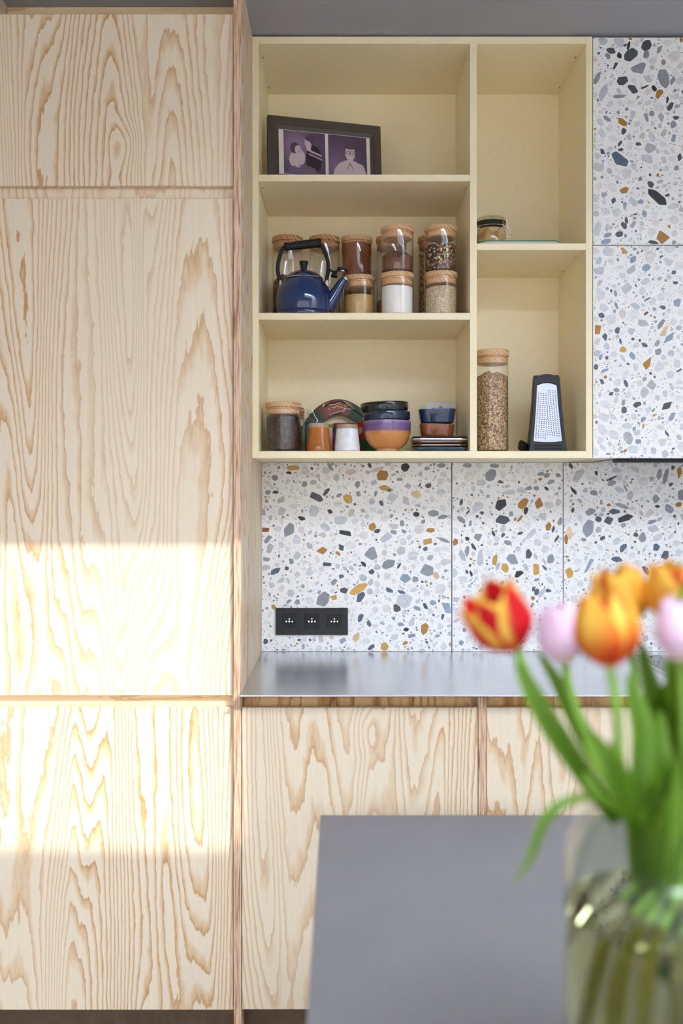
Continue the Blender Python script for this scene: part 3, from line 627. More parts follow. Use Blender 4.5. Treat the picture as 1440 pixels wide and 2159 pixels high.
# ------------------------------------------------------------------ glass jars with wooden lids
M['granola'] = grains('granola', [(120, 66, 34), (150, 88, 46), (98, 50, 26), (170, 108, 60)], 160, rim=.5)
M['muesli'] = grains('muesli', [(206, 166, 112), (224, 190, 138), (190, 146, 92), (214, 180, 128), (120, 70, 46), (228, 200, 156), (150, 104, 60)], 230, rim=.45)
M['oats'] = grains('rolled_oats', [(226, 202, 164), (236, 214, 180), (210, 182, 140), (232, 208, 170)], 260, rim=.6)
M['couscous'] = grains('couscous', [(216, 178, 108), (224, 188, 120), (206, 166, 96)], 700, rim=.8, bump=.3)
M['flour'] = plain('flour', rgb(244, 241, 236), 0.9, var=.02)
M['cocoa'] = grains('cocoa_powder', [(124, 74, 46), (134, 82, 52), (112, 66, 40)], 500, rim=.8, bump=.3)
M['tea'] = grains('tea_blend', [(40, 32, 28), (58, 42, 32), (232, 204, 140), (44, 34, 30), (206, 168, 100), (30, 26, 24), (190, 80, 50), (52, 40, 32)], 210, rim=.55)
M['beans'] = grains('coffee_beans', [(58, 36, 28), (74, 46, 34), (48, 30, 24), (92, 58, 42), (64, 40, 30)], 150, rough=.35, rim=.22, bump=.8)
M['brown_fill'] = lid_wood('brown_contents', (150, 84, 42), (110, 56, 26))  # brown banded filling of the tall jar
M['green_pods'] = grains('green_seeds', [(96, 140, 60), (70, 112, 44), (120, 158, 80)], 220)
M['paste'] = grains('preserve', [(204, 178, 120), (196, 160, 96), (214, 190, 140), (186, 130, 70)], 60, rim=.8, bump=.2)
def jar(x, y, z, r, h, lid_h, fill, content, label, group=None, lidm='lid', n=48, slope=0.0, name='storage_jar', sd=0.0):
    t = thing(name, (x, y, z), label, 'jar', group)
    hg = h - lid_h * 0.62                       # glass top
    wl = 0.0022
    g = MB(); g.cap = True
    prof = [(r * .9, 0.0), (r * .985, .0015), (r, .005), (r, hg - .001), (r - wl * .5, hg), (r - wl, hg - .001), (r - wl, .007), (r * .85, .0045), (0.0, .0045)]
    g.lathe(prof, n); g.build('glass_body', 'glass', t)
    hi = hg - .006 if fill > .97 else .0062 + (hg - .012) * fill
    cprof = [(0, .0062), (r - wl - .0012, .0064), (r - wl - .0008, .009)]
    m = 10
    for i in range(m + 1): cprof.append((r - wl - .0008, .009 + (hi - .009) * (i + 1) / (m + 1)))
    cprof += [((r - wl) * .8, hi + .002 + slope * .3), ((r - wl) * .4, hi + .003 + slope), (0, hi + .0035 + slope)]
    rj = random.Random(int(x * 1e4) + int(h * 1e4))
    cb = MB()
    ph_ = rj.uniform(0, 6)
    cb.lathe(cprof, n)
    cb.v = [(a, b, c + slope * (0.7 * math.sin(math.atan2(b, a) * 2 + ph_) + .3 * math.sin(math.atan2(b, a) * 5)) * max(0, (c - hi * .75) / (hi * .25)) * (slope > 0)) for a, b, c in cb.v]
    cb.build('contents', content, t, seed=sd)
    l = MB(); lb = h - lid_h; e = lid_h
    l.lathe([(0, h), (r * .93, h), (r * 1.0, h - .0012), (r * 1.02, h - .0035), (r * 1.02, hg + .0012), (r * 1.0, hg + .0004), (0, hg + .0003)], n)
    ld = l.build('wooden_lid', lidm, t, seed=sd + 2)
    s_ = MB(); s_.lathe([(0, hg), (r * .93, hg), (r * .93, hg - .003), (r * .88, hg - .0045), (r * .93, hg - .006), (r * .92, lb - .008), (r * .86, lb - .010), (0, lb - .010)], n)
    s_.build('lid_plug', lidm, ld, seed=sd + 3)
    return t
zs = SH2 + .0008
GJ = 'glass jars on the kettle shelf'
def jx(px, D): return X(px, D)
RJ = 0.0462
jar(jx(606, 2.775), 2.775, zs, RJ, .272, .026, .52, 'granola', 'tall glass jar of granola standing behind the blue kettle at the left wall', GJ, 'lid_dark', slope=.012, sd=1.2)
jar(jx(683.5, 2.775), 2.775, zs, RJ, .272, .026, .10, 'granola', 'tall nearly empty glass jar behind the kettle spout', GJ, 'lid_dark', sd=4.4)
jar(jx(751.5, 2.775), 2.775, zs, RJ, .272, .026, .985, 'brown_fill', 'tall glass jar with dark brown contents rising behind the yellow grain jar', GJ, 'lid', sd=7.9)
jar(jx(825, 2.775), 2.775, zs, RJ, .272, .026, .30, 'oats', 'tall glass jar hidden behind the cocoa and flour jars', GJ, 'lid_dark', sd=9.1)
jar(jx(913, 2.775), 2.775, zs, RJ, .272, .026, .88, 'muesli', 'tall glass jar of muesli behind the tea and oat jars', GJ, 'lid_dark', sd=11.1)
jar(jx(757, 2.665), 2.665, zs, RJ, .128, .024, .64, 'couscous', 'short glass jar of yellow grain beside the kettle spout', GJ, 'lid', sd=13.5)
jar(jx(837, 2.61), 2.61, zs, RJ, .1235, .024, .80, 'flour', 'short glass jar of white flour under the cocoa jar', GJ, 'lid', slope=.001, sd=15.7)
jar(jx(837, 2.61), 2.61, zs + .1238, RJ, .1285, .022, .36, 'cocoa', 'glass jar of brown cocoa powder stacked on the flour jar', GJ, 'lid', slope=.008, sd=17.7)
jar(jx(929, 2.61), 2.61, zs, RJ, .1255, .024, .76, 'oats', 'short glass jar of rolled oats under the tea jar', GJ, 'lid', slope=.002, sd=19.2)
jar(jx(929, 2.61), 2.61, zs + .1258, RJ, .1285, .022, .66, 'tea', 'glass jar of dark tea blend stacked on the oat jar', GJ, 'lid', slope=.002, sd=21.0)
zs3 = SH3 + .0008
jar(jx(596.5, 2.605), 2.605, zs3, .0500, .1385, .024, .82, 'beans', 'glass jar of dark coffee beans at the left of the bottom shelf', None, 'lid', slope=.002, sd=23.0)
jar(jx(610, 2.77), 2.77, zs3, .0440, .140, .024, .70, 'green_pods', 'glass jar with green contents half hidden behind the coffee bean jar', None, 'lid_dark', sd=25.0)
jar(jx(1037.5, 2.64), 2.64, zs3, .0465, .2915, .030, .80, 'muesli', 'tall glass jar of fruit muesli beside the grater', None, 'lid', slope=.007, sd=27.0)

# ------------------------------------------------------------------ blue kettle
kt = thing('kettle', (X(640, 2.62), 2.62, SH2 + .0008), 'glossy dark blue enamel whistling kettle with black handle on the middle shelf', 'kettle')
k = MB()
k.lathe([(0, 0), (.070, 0), (.0735, .003), (.0745, .008), (.0735, .0125), (.0770, .016), (.0790, .032), (.0790, .050), (.0770, .068), (.0725, .083), (.0660, .095), (.0585, .1035), (.0535, .1075), (.0525, .1090), (.0, .1090)], 56)
k.build('body', 'enamel', kt)
k = MB(); k.lathe([(.0520, .1088), (.0555, .1088), (.0562, .1100), (.0555, .1112), (.0520, .1112)], 48); k.cap = False
k.build('lid_rim', 'kettle_rim', kt)
k = MB(); k.lathe([(0, .1092), (.0548, .1113), (.0545, .1135), (.0500, .1180), (.0420, .1245), (.0300, .1305), (.0180, .1340), (.0100, .1352), (0, .1352)], 48)
ld = k.build('lid', 'enamel', kt)
k = MB(); k.lathe([(0, .1350), (.0100, .1350), (.0088, .1400), (.0090, .1480), (.0115, .1560), (.0128, .1600), (.0122, .1618), (0, .1622)], 28); k.build('knob', 'black_soft', ld)
def bez(pts, n):
    P_ = [Vector(p) for p in pts]; out = []
    P_ = [P_[0]] + P_ + [P_[-1]]
    for i in range(1, len(P_) - 2):
        for j in range(n):
            t = j / n; a, b, c, d = P_[i - 1:i + 3]
            out.append(0.5 * ((2 * b) + (-a + c) * t + (2 * a - 5 * b + 4 * c - d) * t * t + (-a + 3 * b - 3 * c + d) * t ** 3))
    out.append(P_[-2]); return out
k = MB(); sp = bez([(.062, -.004, .030), (.076, -.006, .0475), (.0905, -.008, .0700), (.1055, -.010, .0960), (.1170, -.011, .1105)], 6)
k.tube(sp, [.0285 - .0180 * min(1, i / (len(sp) - 1) * 1.12) ** .75 for i in range(len(sp))], 24)
k.build('spout', 'enamel', kt)
k = MB(); tip = sp[-1]; dr = (sp[-1] - sp[-3]).normalized()
k.tube([tip - dr * .001, tip + dr * .0022], [.0108, .0104], 24); k.build('spout_rim', 'kettle_rim', kt)
k = MB()
k.tube(bez([(.086, -.010, .1155), (.0885, -.010, .1270), (.0950, -.010, .1300)], 5), [.0105, .0098, .009, .008, .007, .006, .0055, .005, .0045, .004, .004], 14)
k.tube(bez([(.0720, -.010, .1400), (.0780, -.010, .1330), (.0880, -.010, .1310), (.0980, -.010, .1340)], 5), .0030, 10)
wh = k.build('whistle_lever', 'black_soft', kt)
k = MB(); k.tube([(.1095, -.010, .1330), (.1105, -.010, .1395)], [.0150, .0155], 24); k.tube([(.1088, -.010, .1305), (.1095, -.010, .1331)], [.0085, .0090], 20, m=1)
k.build('whistle_cap', ['black_soft', 'kettle_rim'], wh)
for sgn, pts in ((-1, [(-.0660, 0, .0930), (-.0665, 0, .1020), (-.0740, 0, .1350), (-.0715, 0, .1650), (-.0625, 0, .1930), (-.0540, 0, .2040)]),
                 (1, [(.0650, 0, .0930), (.0640, 0, .1050), (.0690, 0, .1350), (.0680, 0, .1640), (.0590, 0, .1900), (.0480, 0, .2120)])):
    k = MB(); b_ = bez(pts, 6); k.tube(b_[6:], [.0056] * (len(b_) - 6), 14)
    arm = k.build('handle_arm', 'black_soft', kt)
    k = MB(); k.box(pts[0][0] - .0035, pts[0][0] + .0035, -.006, .006, .088, .1080); k.build('bracket', 'kettle_rim', arm, bevel=.001, smooth=False)
k = MB(); ga, gb = Vector((-.0560, 0, .2030)), Vector((.0500, 0, .2155))
gp = [ga + (gb - ga) * t for t in (0, .03, .06, .10, .12, .3, .5, .7, .88, .90, .94, .97, 1)]
k.tube(gp, [.0085, .0118, .0125, .0122, .0108, .0118, .0122, .0124, .0122, .0130, .0138, .0130, .0095], 24)
k.build('grip', 'black_soft', kt)

# ------------------------------------------------------------------ bottom shelf crockery
def tumbler(x, y, z, rb, rt_, h, cols, label, rimc):
    t = thing('tumbler', (x, y, z), label, 'cup')
    prof = [(0, 0), (rb * .93, 0), (rb, .003), (rb * 1.0, .012)]; cl = [cols[0]] * 4
    for i in range(1, 9):
        f_ = i / 8; prof.append((rb + (rt_ - rb) * f_, .012 + (h - .024) * f_)); cl.append(mix3(cols[0], cols[1], f_))
    b = MB(); b.lathe(prof, 40, cols=cl); b.cap = False
    b.build('cup_wall', 'glaze', t)
    b = MB(); w_ = .003
    b.lathe([(rt_, h - .0119), (rt_ * .985, h - .004), (rt_ * .96, h), (rt_ * .96 - w_, h), (rt_ - w_ - .001, h - .012), (rb - w_ - .001, .006), (0, .006)], 40, cols=[rimc] * 7, wob=lambda a, j: 1.0)
    b.build('bare_rim', 'paint', t)
    return t
tumbler(X(671, 2.60), 2.60, zs3, .0352, .0288, .0800, [rgb(168, 98, 34), rgb(190, 116, 48)], 'amber brown glazed tumbler with a bare clay rim on the bottom shelf', rgb(176, 156, 132))
tumbler(X(731.5, 2.60), 2.60, zs3, .0362, .0308, .0765, [rgb(232, 234, 240), rgb(238, 239, 243)], 'white glazed tumbler with a bare clay rim on the bottom shelf', rgb(170, 150, 124))
# clip jar, tins behind the tumblers
bt = thing('blue_tin', (X(661, 2.69), 2.69, zs3), 'small blue tin with a wire bail behind the amber tumbler', 'tin')
M['blue_paint'] = plain('blue_paint', rgb(24, 58, 116), .35)
hb = (Z(890, 2.69) - zs3)
MB().box(-.0235, .0215, -.02, .02, 0, hb - .006).build('body', 'blue_paint', bt, bevel=.003, smooth=False)
MB().box(-.0245, .0225, -.021, .021, hb - .0058, hb).build('lid', 'blue_paint', bt, bevel=.002, smooth=False)
wr = MB()
wr.tube(bez([(-.010, -.022, hb - .004), (-.013, -.022, hb + .016), (-.017, -.022, hb + .030), (-.014, -.022, hb + .038), (-.007, -.022, hb + .039), (-.003, -.022, hb + .030), (.006, -.022, hb + .012), (.012, -.022, hb + .002), (.008, -.022, hb - .003)], 5), .0009, 6)
wr.tube(bez([(-.0165, -.022, hb + .028), (-.006, -.022, hb + .026), (-.003, -.022, hb + .030)], 4), .0008, 6)
wr.build('wire_bail', 'steel_bright', bt)
gt = thing('green_lidded_jar', (X(687, 2.73), 2.73, zs3), 'small glass jar with a lime green lid between the two tumblers', 'jar')
M['lime'] = plain('lime_paint', rgb(150, 178, 58), .4)
hg_ = Z(893, 2.70) - zs3
b = MB(); b.lathe([(.019, 0), (.021, .003), (.021, hg_ - .008), (.0195, hg_ - .0075), (.0195, .004), (0, .004)], 32); b.build('glass_body', 'glass', gt)
b = MB(); b.lathe([(0, hg_ - .0070), (.0222, hg_ - .0072), (.0226, hg_ - .001), (.021, hg_), (0, hg_)], 32); b.build('lid', 'lime', gt)
def tin(x, y, r, h, base, spots, label, seed):
    t = thing('patterned_tin', (x, y, zs3), label, 'tin', 'patterned tins on the bottom shelf')
    rs = random.Random(seed)
    S = [(rs.uniform(-math.pi, math.pi), rs.uniform(.1, .95) * h, rs.uniform(.006, .011), rs.choice(spots)) for _ in range(26)]
    def f_(u, v):
        a = v * 2 * math.pi - math.pi; z = u * (h - .006); c_ = base(z / h)
        for sa, sz, sr, sc_ in S:
            d = (a - sa + math.pi) % (2 * math.pi) - math.pi
            if (d * r) ** 2 + (z - sz) ** 2 < sr * sr: c_ = sc_
        return (r * math.cos(a), r * math.sin(a), z), c_
    b = MB(); b.grid(f_, 44, 110); b.build('body', 'paint', t)
    b = MB(); b.lathe([(0, h - .006), (r * 1.03, h - .006), (r * 1.03, h - .001), (r * .98, h), (0, h)], 40, cols=[base(1)] * 5); b.build('lid', 'paint', t)
    b = MB(); b.lathe([(0, .0005), (r * .99, .0005), (r * .99, .003), (0, .003)], 40, cols=[base(0)] * 4); b.build('base', 'paint', t)
tin(X(726, 2.745), 2.745, .0345, Z(891.5, 2.715) - zs3, lambda z: rgb(166, 58, 122), [rgb(30, 104, 72), rgb(40, 120, 80), rgb(214, 150, 190), rgb(90, 30, 80)], 'magenta tin with green spots behind the white tumbler', 3)
tin(X(777, 2.745), 2.745, .0345, Z(889, 2.715) - zs3, lambda z: rgb(176, 40, 36) if z > .45 else rgb(26, 96, 54), [rgb(40, 24, 66), rgb(120, 20, 24), rgb(226, 200, 180), rgb(200, 60, 40)], 'red and green tin half hidden behind the bowl stack', 5)
# boomerang leaning on the back panel
bo = thing('boomerang', (X(708, 2.815), 2.815, zs3), 'arched painted boomerang in green and red leaning on the back panel', 'boomerang', rot=(R(-9), 0, 0))
u_ = 2.815 / FPX
def bz(py): return Z(py, 2.815) - zs3
ctr = [(640, 954, 7), (641, 935, 12), (646, 912, 14), (659, 889, 15), (680, 868, 16.5), (705, 856.5, 17), (727, 858, 16.5), (748, 869, 16), (772, 888, 15), (796, 912, 13), (808, 930, 9)]
cl = bez([(X(px, 2.815) - bo.location.x, 0, bz(py)) for px, py, r_ in ctr], 8)
wr_ = [r_ * u_ for _, _, r_ in ctr]
def wat(t):
    i = min(len(wr_) - 2, int(t * (len(wr_) - 1))); f_ = t * (len(wr_) - 1) - i
    return wr_[i] * (1 - f_) + wr_[i + 1] * f_
def bpos(t, s_):                                   # t along, s_ -1 (inner) .. 1 (outer)
    k_ = t * (len(cl) - 1); i = min(len(cl) - 2, int(k_)); p = cl[i].lerp(cl[i + 1], k_ - i)
    d = (cl[min(i + 2, len(cl) - 1)] - cl[max(i - 1, 0)]).normalized(); nrm = Vector((-d.z, 0, d.x))
    if nrm.z < 0 and .3 < t < .7: nrm = -nrm
    return p + nrm * wat(t) * s_
def bcol(t, s_):
    g_, rd, ol = Vector((.022, .066, .036)), Vector((.34, .085, .06)), Vector((.16, .19, .05))
    f_ = max(0, 1 - abs(t - .52) / .16); f_ = min(1, f_ * 1.8)
    c_ = g_ * (1 - f_) + rd * f_
    if t < .36: c_ = c_.lerp(ol, min(1, (.36 - t) * 6))
    if s_ > .9 or s_ < -.93: c_ = Vector((.02, .015, .012))
    return tuple(c_) + (1,)
b = MB()
b.grid(lambda u, v: ((lambda p: (p.x, -.004 - .002 * (1 - (2 * v - 1) ** 2), p.z))(bpos(u, 2 * v - 1)), bcol(u, 2 * v - 1)), 90, 24)
b.grid(lambda u, v: ((lambda p: (p.x, .001, p.z))(bpos(u, 2 * v - 1)), bcol(u, 1)), 90, 4)
for e in (-1, 1): b.grid(lambda u, v: ((lambda p: (p.x, -.004 + .005 * v, p.z))(bpos(u, e)), bcol(u, 1)), 90, 1)
b.build('painted_wood', 'paint', bo, smooth=True)
def stroke(mb, ts, r_, col):
    pts = [bpos(t, s_) for t, s_ in ts]; mb.tube(bez([(p.x, -.0064, p.z) for p in pts], 6), r_, 6, col=col)
mo = MB(); wh_, bk, oc = rgb(226, 220, 210), rgb(20, 16, 16), rgb(176, 128, 50)
for ts, r_, c_ in (([(.43, .45), (.47, .6), (.51, .55), (.56, .7), (.62, .35), (.70, .25), (.78, .15)], .0024, bk),
                   ([(.46, .55), (.50, .35), (.54, .55), (.58, .75), (.63, .55), (.655, .2), (.62, -.05), (.56, -.05), (.515, .1)], .0013, wh_),
                   ([(.53, .2), (.555, .38), (.58, .2), (.60, .45), (.625, .25)], .0028, oc), ([(.555, .45), (.57, .1)], .0012, wh_), ([(.59, .5), (.60, .1)], .0012, wh_),
                   ([(.655, .35), (.70, .28), (.75, .2), (.80, .15)], .0016, wh_), ([(.60, -.1), (.595, -.45), (.56, -.6), (.51, -.75), (.46, -.8)], .0014, wh_),
                   ([(.52, .1), (.49, -.05), (.475, .05)], .0014, wh_), ([(.43, .55), (.425, .75), (.44, .8)], .0015, wh_), ([(.45, .1), (.46, -.2)], .0013, wh_), ([(.44, -.65), (.45, -.75)], .0015, wh_),
                   ([(.46, -.86), (.53, -.85), (.58, -.75)], .0014, bk)):
    stroke(mo, ts, r_, c_)
mo.build('painted_motif', 'paint', bo)
# bowls
def bowl(x, y, z, prof, cols, label, wob=None, name='bowl', group=None):
    t = thing(name, (x, y, z), label, 'bowl', group)
    b = MB(); b.lathe(prof, 48, cols=cols, wob=wob); o = b.build('glazed_wall', 'glaze', t)
    return t, o
bx_, by_ = X(816, 2.605), 2.605
BOWLS = 'bowls stacked in the big orange bowl'
og, pu, nv, bk2, cl_ = rgb(206, 140, 76), rgb(112, 84, 132), rgb(26, 42, 70), rgb(14, 17, 24), rgb(196, 142, 92)
og2 = rgb(204, 118, 58)
pr = [(0, 0), (.0300, 0), (.0320, .004), (.0325, .009), (.0400, .0115), (.0520, .021), (.0600, .034), (.0645, .048), (.0660, .057), (.0660, .0575), (.0665, .075), (.0660, .0865), (.0630, .0865), (.0615, .06), (.055, .032), (.035, .017), (0, .015)]
t, _ = bowl(bx_, by_, zs3, pr, [cl_, cl_, cl_, og, og, og, og, og, og2, pu, pu, rgb(150, 126, 176), pu, pu, pu, pu, pu], 'footed bowl with orange base and purple band at the bottom of its stack')
foot = MB(); foot.lathe([(.0322, .0015), (.0332, .0015), (.0332, .0075), (.0322, .0075)], 40, cols=[cl_] * 4); foot.cap = False; foot.build('foot_ring', 'glaze', t)
pr2 = [(0, .0160), (.030, .0185), (.050, .037), (.0585, .062), (.0608, .0850), (.0655, .0880), (.0665, .0930), (.0668, .1040), (.0655, .1095), (.0625, .1095), (.0580, .085), (.045, .045), (.03, .030), (0, .027)]
w1 = lambda a, j: 1 + .012 * math.sin(2 * a + .6) + .01 * math.sin(3 * a)
t, o_ = bowl(bx_, by_, zs3, pr2, [nv] * 9 + [rgb(44, 62, 92)] * 2 + [nv] * 3, 'dark blue bowl in the middle of the stack on the orange bowl', w1, group=BOWLS)
o_.rotation_euler = (0, R(-1.2), 0); o_.location.z = .0015
rb2 = MB(); rb2.lathe([(.0665, .1082), (.0672, .1095), (.0660, .1106), (.0648, .1100)], 48, cols=[rgb(60, 78, 110)] * 4, wob=w1); rb2.cap = False; x_ = rb2.build('rim', 'glaze', t); x_.rotation_euler = (0, R(-1.2), 0); x_.location.z = .0015
pr3 = [(0, .0300), (.030, .0330), (.044, .055), (.0530, .082), (.0560, .1080), (.0640, .1130), (.0660, .1190), (.0668, .1290), (.0655, .1355), (.0625, .1355), (.0560, .11), (.042, .066), (.028, .045), (0, .042)]
t, o_ = bowl(bx_ - .003, by_, zs3, pr3, [bk2] * 14, 'black glazed bowl tilted on top of the blue and orange bowls', lambda a, j: 1 + .014 * math.sin(2 * a + 2.1), group=BOWLS)
o_.rotation_euler = (0, R(-2.2), 0); o_.location.z = .0012
rb3 = MB(); rb3.lathe([(.0663, .1342), (.0671, .1355), (.0658, .1366), (.0645, .1358)], 48, cols=[rgb(48, 44, 42)] * 4, wob=lambda a, j: 1 + .014 * math.sin(2 * a + 2.1)); rb3.cap = False; x_ = rb3.build('rim', 'glaze', t); x_.rotation_euler = (0, R(-2.2), 0); x_.location.z = .0012
# square plates
def rsq(w_, r_, n=6, wb=0.0, ph=0.0):
    out = []
    for cx, cy, a0 in ((1, 1, 0), (-1, 1, 90), (-1, -1, 180), (1, -1, 270)):
        for i in range(n + 1):
            a = R(a0 + 90 * i / n); px, py = cx * (w_ - r_) + r_ * math.cos(a), cy * (w_ - r_) + r_ * math.sin(a)
            k_ = 1 + wb * math.sin(3 * math.atan2(py, px) + ph); out.append((px * k_, py * k_))
    return out
plx, ply = X(922.5, 2.635), 2.637
zz = zs3
for i, (w_, h_, col_, lab) in enumerate(((.0755, .0125, rgb(58, 84, 112), 'square blue plate at the bottom of the plate stack'), (.0765, .0070, rgb(150, 110, 60), 'square tan plate second from the bottom of the stack'), (.0765, .0070, rgb(112, 58, 38), 'square reddish brown plate in the middle of the stack'),
                          (.0778, .0085, rgb(222, 216, 204), 'square cream plate second from the top of the stack'), (.0765, .0058, rgb(24, 34, 52), 'square dark blue plate on top of the plate stack'))):
    t = thing('square_plate', (plx, ply, zz), lab, 'plate', 'square plates in one stack')
    b = MB(); n = 28
    rings = [(w_ * .80, 0), (w_ * .93, h_ * .25), (w_, h_ * .62), (w_ * .992, h_ * .97), (w_ * .95, h_ * .95), (w_ * .80, h_ * .75)]
    vs = []; cs = []
    for j, (ww, z_) in enumerate(rings):
        for k_, (a, b2) in enumerate(rsq(ww, ww * .28, 6, .006, i * 1.7)): vs.append((a, b2, z_ + .0008 * math.sin(a * 60 + i * 2) * (j in (2, 3)))); cs.append(mix3(col_, rgb(60, 50, 44), .5) if j == 3 else col_)
    fs = [(j * n + k_, j * n + (k_ + 1) % n, (j + 1) * n + (k_ + 1) % n, (j + 1) * n + k_) for j in range(len(rings) - 1) for k_ in range(n)]
    fs += [tuple(range(n))[::-1], tuple((len(rings) - 1) * n + k_ for k_ in range(n))]
    b.add(vs, fs, 0, cs); b.build('glazed_dish', 'glaze', t)
    zz += h_ + .0004
def sqbowl(z, w0, w1_, h_, col_, rimc, label, ph):
    t = thing('small_bowl', (X(919.5, 2.64), 2.64, z), label, 'bowl', 'small bowls on the square plates')
    n = 28; b = MB(); vs = []; cs = []
    rings = [(w0 * .9, 0, col_), (w0, .002, col_), (w0 + (w1_ - w0) * .55, h_ * .45, col_), (w1_, h_ * .9, col_), (w1_ * .99, h_, rimc), (w1_ * .93, h_ * .99, rimc), (w1_ * .86, h_ * .5, col_), (w0 * .8, .006, col_)]
    for j, (ww, z_, c_) in enumerate(rings):
        for a, b2 in rsq(ww, ww * .55, 6, .012, ph): vs.append((a, b2, z_ + (.0016 * math.sin(math.atan2(b2, a) * 2 + ph)) * (z_ > h_ * .8))); cs.append(c_)
    fs = [(j * n + k_, j * n + (k_ + 1) % n, (j + 1) * n + (k_ + 1) % n, (j + 1) * n + k_) for j in range(len(rings) - 1) for k_ in range(n)]
    fs += [tuple(range(n))[::-1], tuple((len(rings) - 1) * n + k_ for k_ in range(n))]
    b.add(vs, fs, 0, cs); b.build('glazed_wall', 'glaze', t)
    f2 = MB(); f2.lathe([(w0 * .55, -.0002), (w0 * .75, -.0002), (w0 * .75, .0022), (w0 * .55, .0022)], 30, cols=[rgb(96, 78, 68)] * 4); f2.build('foot_ring', 'glaze', t)
sqbowl(zz + .0004, .0455, .0500, .0365, rgb(136, 70, 28), rgb(120, 100, 84), 'small brown glazed bowl on the square plates', .4)
sqbowl(zz + .0395, .0460, .0525, .0395, rgb(26, 46, 80), rgb(70, 96, 130), 'small dark blue bowl on top of the small brown bowl', 2.2)
# printed plaque behind the small bowls
pq = thing('ceramic_plaque', (X(929.5, 2.80), 2.80, zs3), 'white glazed souvenir plaque with a tiny colourful print behind the small bowls', 'plaque', rot=(R(-6), 0, 0))
hp = Z(846, 2.80) - zs3
b = MB(); pts = [(x_, z_ + hp / 2) for x_, z_ in [(a * 1.0, b2 * hp / .094) for a, b2 in rsq(.047, .007, 5)]]
b.prism(pts, -.006, .004); b.build('glazed_tile', plain('white_glaze', rgb(226, 224, 222), .12, var=.02, coat=.5), pq, bevel=.0012)
rp = random.Random(8); cls = [rgb(196, 60, 50), rgb(222, 170, 70), rgb(90, 140, 70), rgb(230, 226, 216), rgb(70, 60, 60), rgb(200, 100, 130), rgb(230, 226, 216)]
cells = {(i, j): rp.choice(cls) for i in range(26) for j in range(14)}
def pr_col(u, v):
    x_, z_ = v, u
    if z_ < .32 and ((x_ - .5) / .10) ** 2 + ((z_ - .26) / .16) ** 2 < 1: return rgb(48, 160, 216)
    if z_ < .16 and ((x_ - .5) / .08) ** 2 + ((z_ - .14) / .07) ** 2 < 1: return rgb(196, 110, 80)
    if z_ < .20 + .05 * math.sin(x_ * 20): return rgb(226, 224, 222)
    return cells[(int(x_ * 25), int(z_ * 13))]
b = MB(); b.grid(lambda u, v: ((-.040 + .080 * v, -.0063, hp - .010 - .055 * u), pr_col(u, v)), 40, 60); b.build('town_print', 'print', pq, smooth=False)

# ------------------------------------------------------------------ right compartments: tray, clip jar, grater
zr = SH4 + .0008
tr = thing('enamel_tray', (X(1098, 2.66), 2.66, zr), 'shallow white tray with a green rim on the right hand shelf', 'tray')
M['white_enamel'] = plain('white_enamel', rgb(236, 234, 236), .2, var=.02)
M['green_enamel'] = plain('green_enamel', rgb(24, 132, 88), .25)
tx0, tx1 = X(1011, 2.552) - tr.location.x, X(1184, 2.552) - tr.location.x
n = 28
def trsec(sx_, sy_, z_): return [((tx0 + tx1) / 2 + a * sx_, b2 * sy_, z_) for a, b2 in rsq(1.0, .22, 6)]
sxh, syh = (tx1 - tx0) / 2, .107
b = MB(); vs = trsec(sxh * .88, syh * .88, 0) + trsec(sxh * .97, syh * .97, .006) + trsec(sxh, syh, .0105) + trsec(sxh * .985, syh * .985, .0105) + trsec(sxh * .95, syh * .95, .006) + trsec(sxh * .87, syh * .87, .0022)
fs = [(j * n + k_, j * n + (k_ + 1) % n, (j + 1) * n + (k_ + 1) % n, (j + 1) * n + k_) for j in range(5) for k_ in range(n)] + [tuple(range(n))[::-1], tuple(5 * n + k_ for k_ in range(n))]
b.add(vs, fs); b.build('dish', 'white_enamel', tr)
b = MB(); rp_ = trsec(sxh * .995, syh * .995, .0112); b.tube(rp_ + rp_[:2], .0014, 8); b.build('rim', 'green_enamel', tr)
cj = thing('clip_top_jar', (X(1034.5, 2.635), 2.635, zr + .0024), 'clip top preserving jar with pale contents standing on the green rimmed tray', 'jar')
hj = Z(454, 2.60) - zr - .0024
b = MB(); b.lathe([(.036, 0), (.042, .004), (.0445, .012), (.0450, hj * .45), (.0425, hj * .60), (.0395, hj * .68), (.0395, hj * .76), (.0425, hj * .79), (.0425, hj * .83), (.037, hj * .83), (.037, hj * .68), (.040, hj * .58), (.0425, hj * .44), (.042, .012), (0, .006)], 44); b.build('glass_body', 'glass', cj)
b = MB(); b.lathe([(0, .0075), (.038, .0076), (.0408, .014), (.0412, hj * .43), (.0385, hj * .57), (.036, hj * .66), (.020, hj * .68), (0, hj * .68)], 40); b.build('contents', 'paste', cj)
b = MB(); b.lathe([(.0375, hj * .835), (.0432, hj * .835), (.0432, hj * .872), (.0375, hj * .872)], 40); b.build('rubber_seal', 'black_soft', cj)
b = MB(); b.lathe([(0, hj * .875), (.0425, hj * .875), (.0432, hj * .90), (.0425, hj * .97), (.040, hj * .995), (.030, hj), (0, hj)], 44); b.build('glass_lid', glass('lid_glass', (.80, .80, .62, 1), 1.6), cj)
wi = MB()
n_ = 40; wi.tube([(.0438 * math.cos(2 * math.pi * i / n_), .0438 * math.sin(2 * math.pi * i / n_), hj * .92) for i in range(n_ + 1)], .0010, 6)
wi.tube([(.0418 * math.cos(2 * math.pi * i / n_), .0418 * math.sin(2 * math.pi * i / n_), hj * .72) for i in range(n_ + 1)], .0010, 6)
wi.tube(bez([(.030, -.032, hj * .93), (.029, -.034, hj * .82), (.027, -.036, hj * .74), (.032, -.034, hj * .68)], 5), .0011, 6)
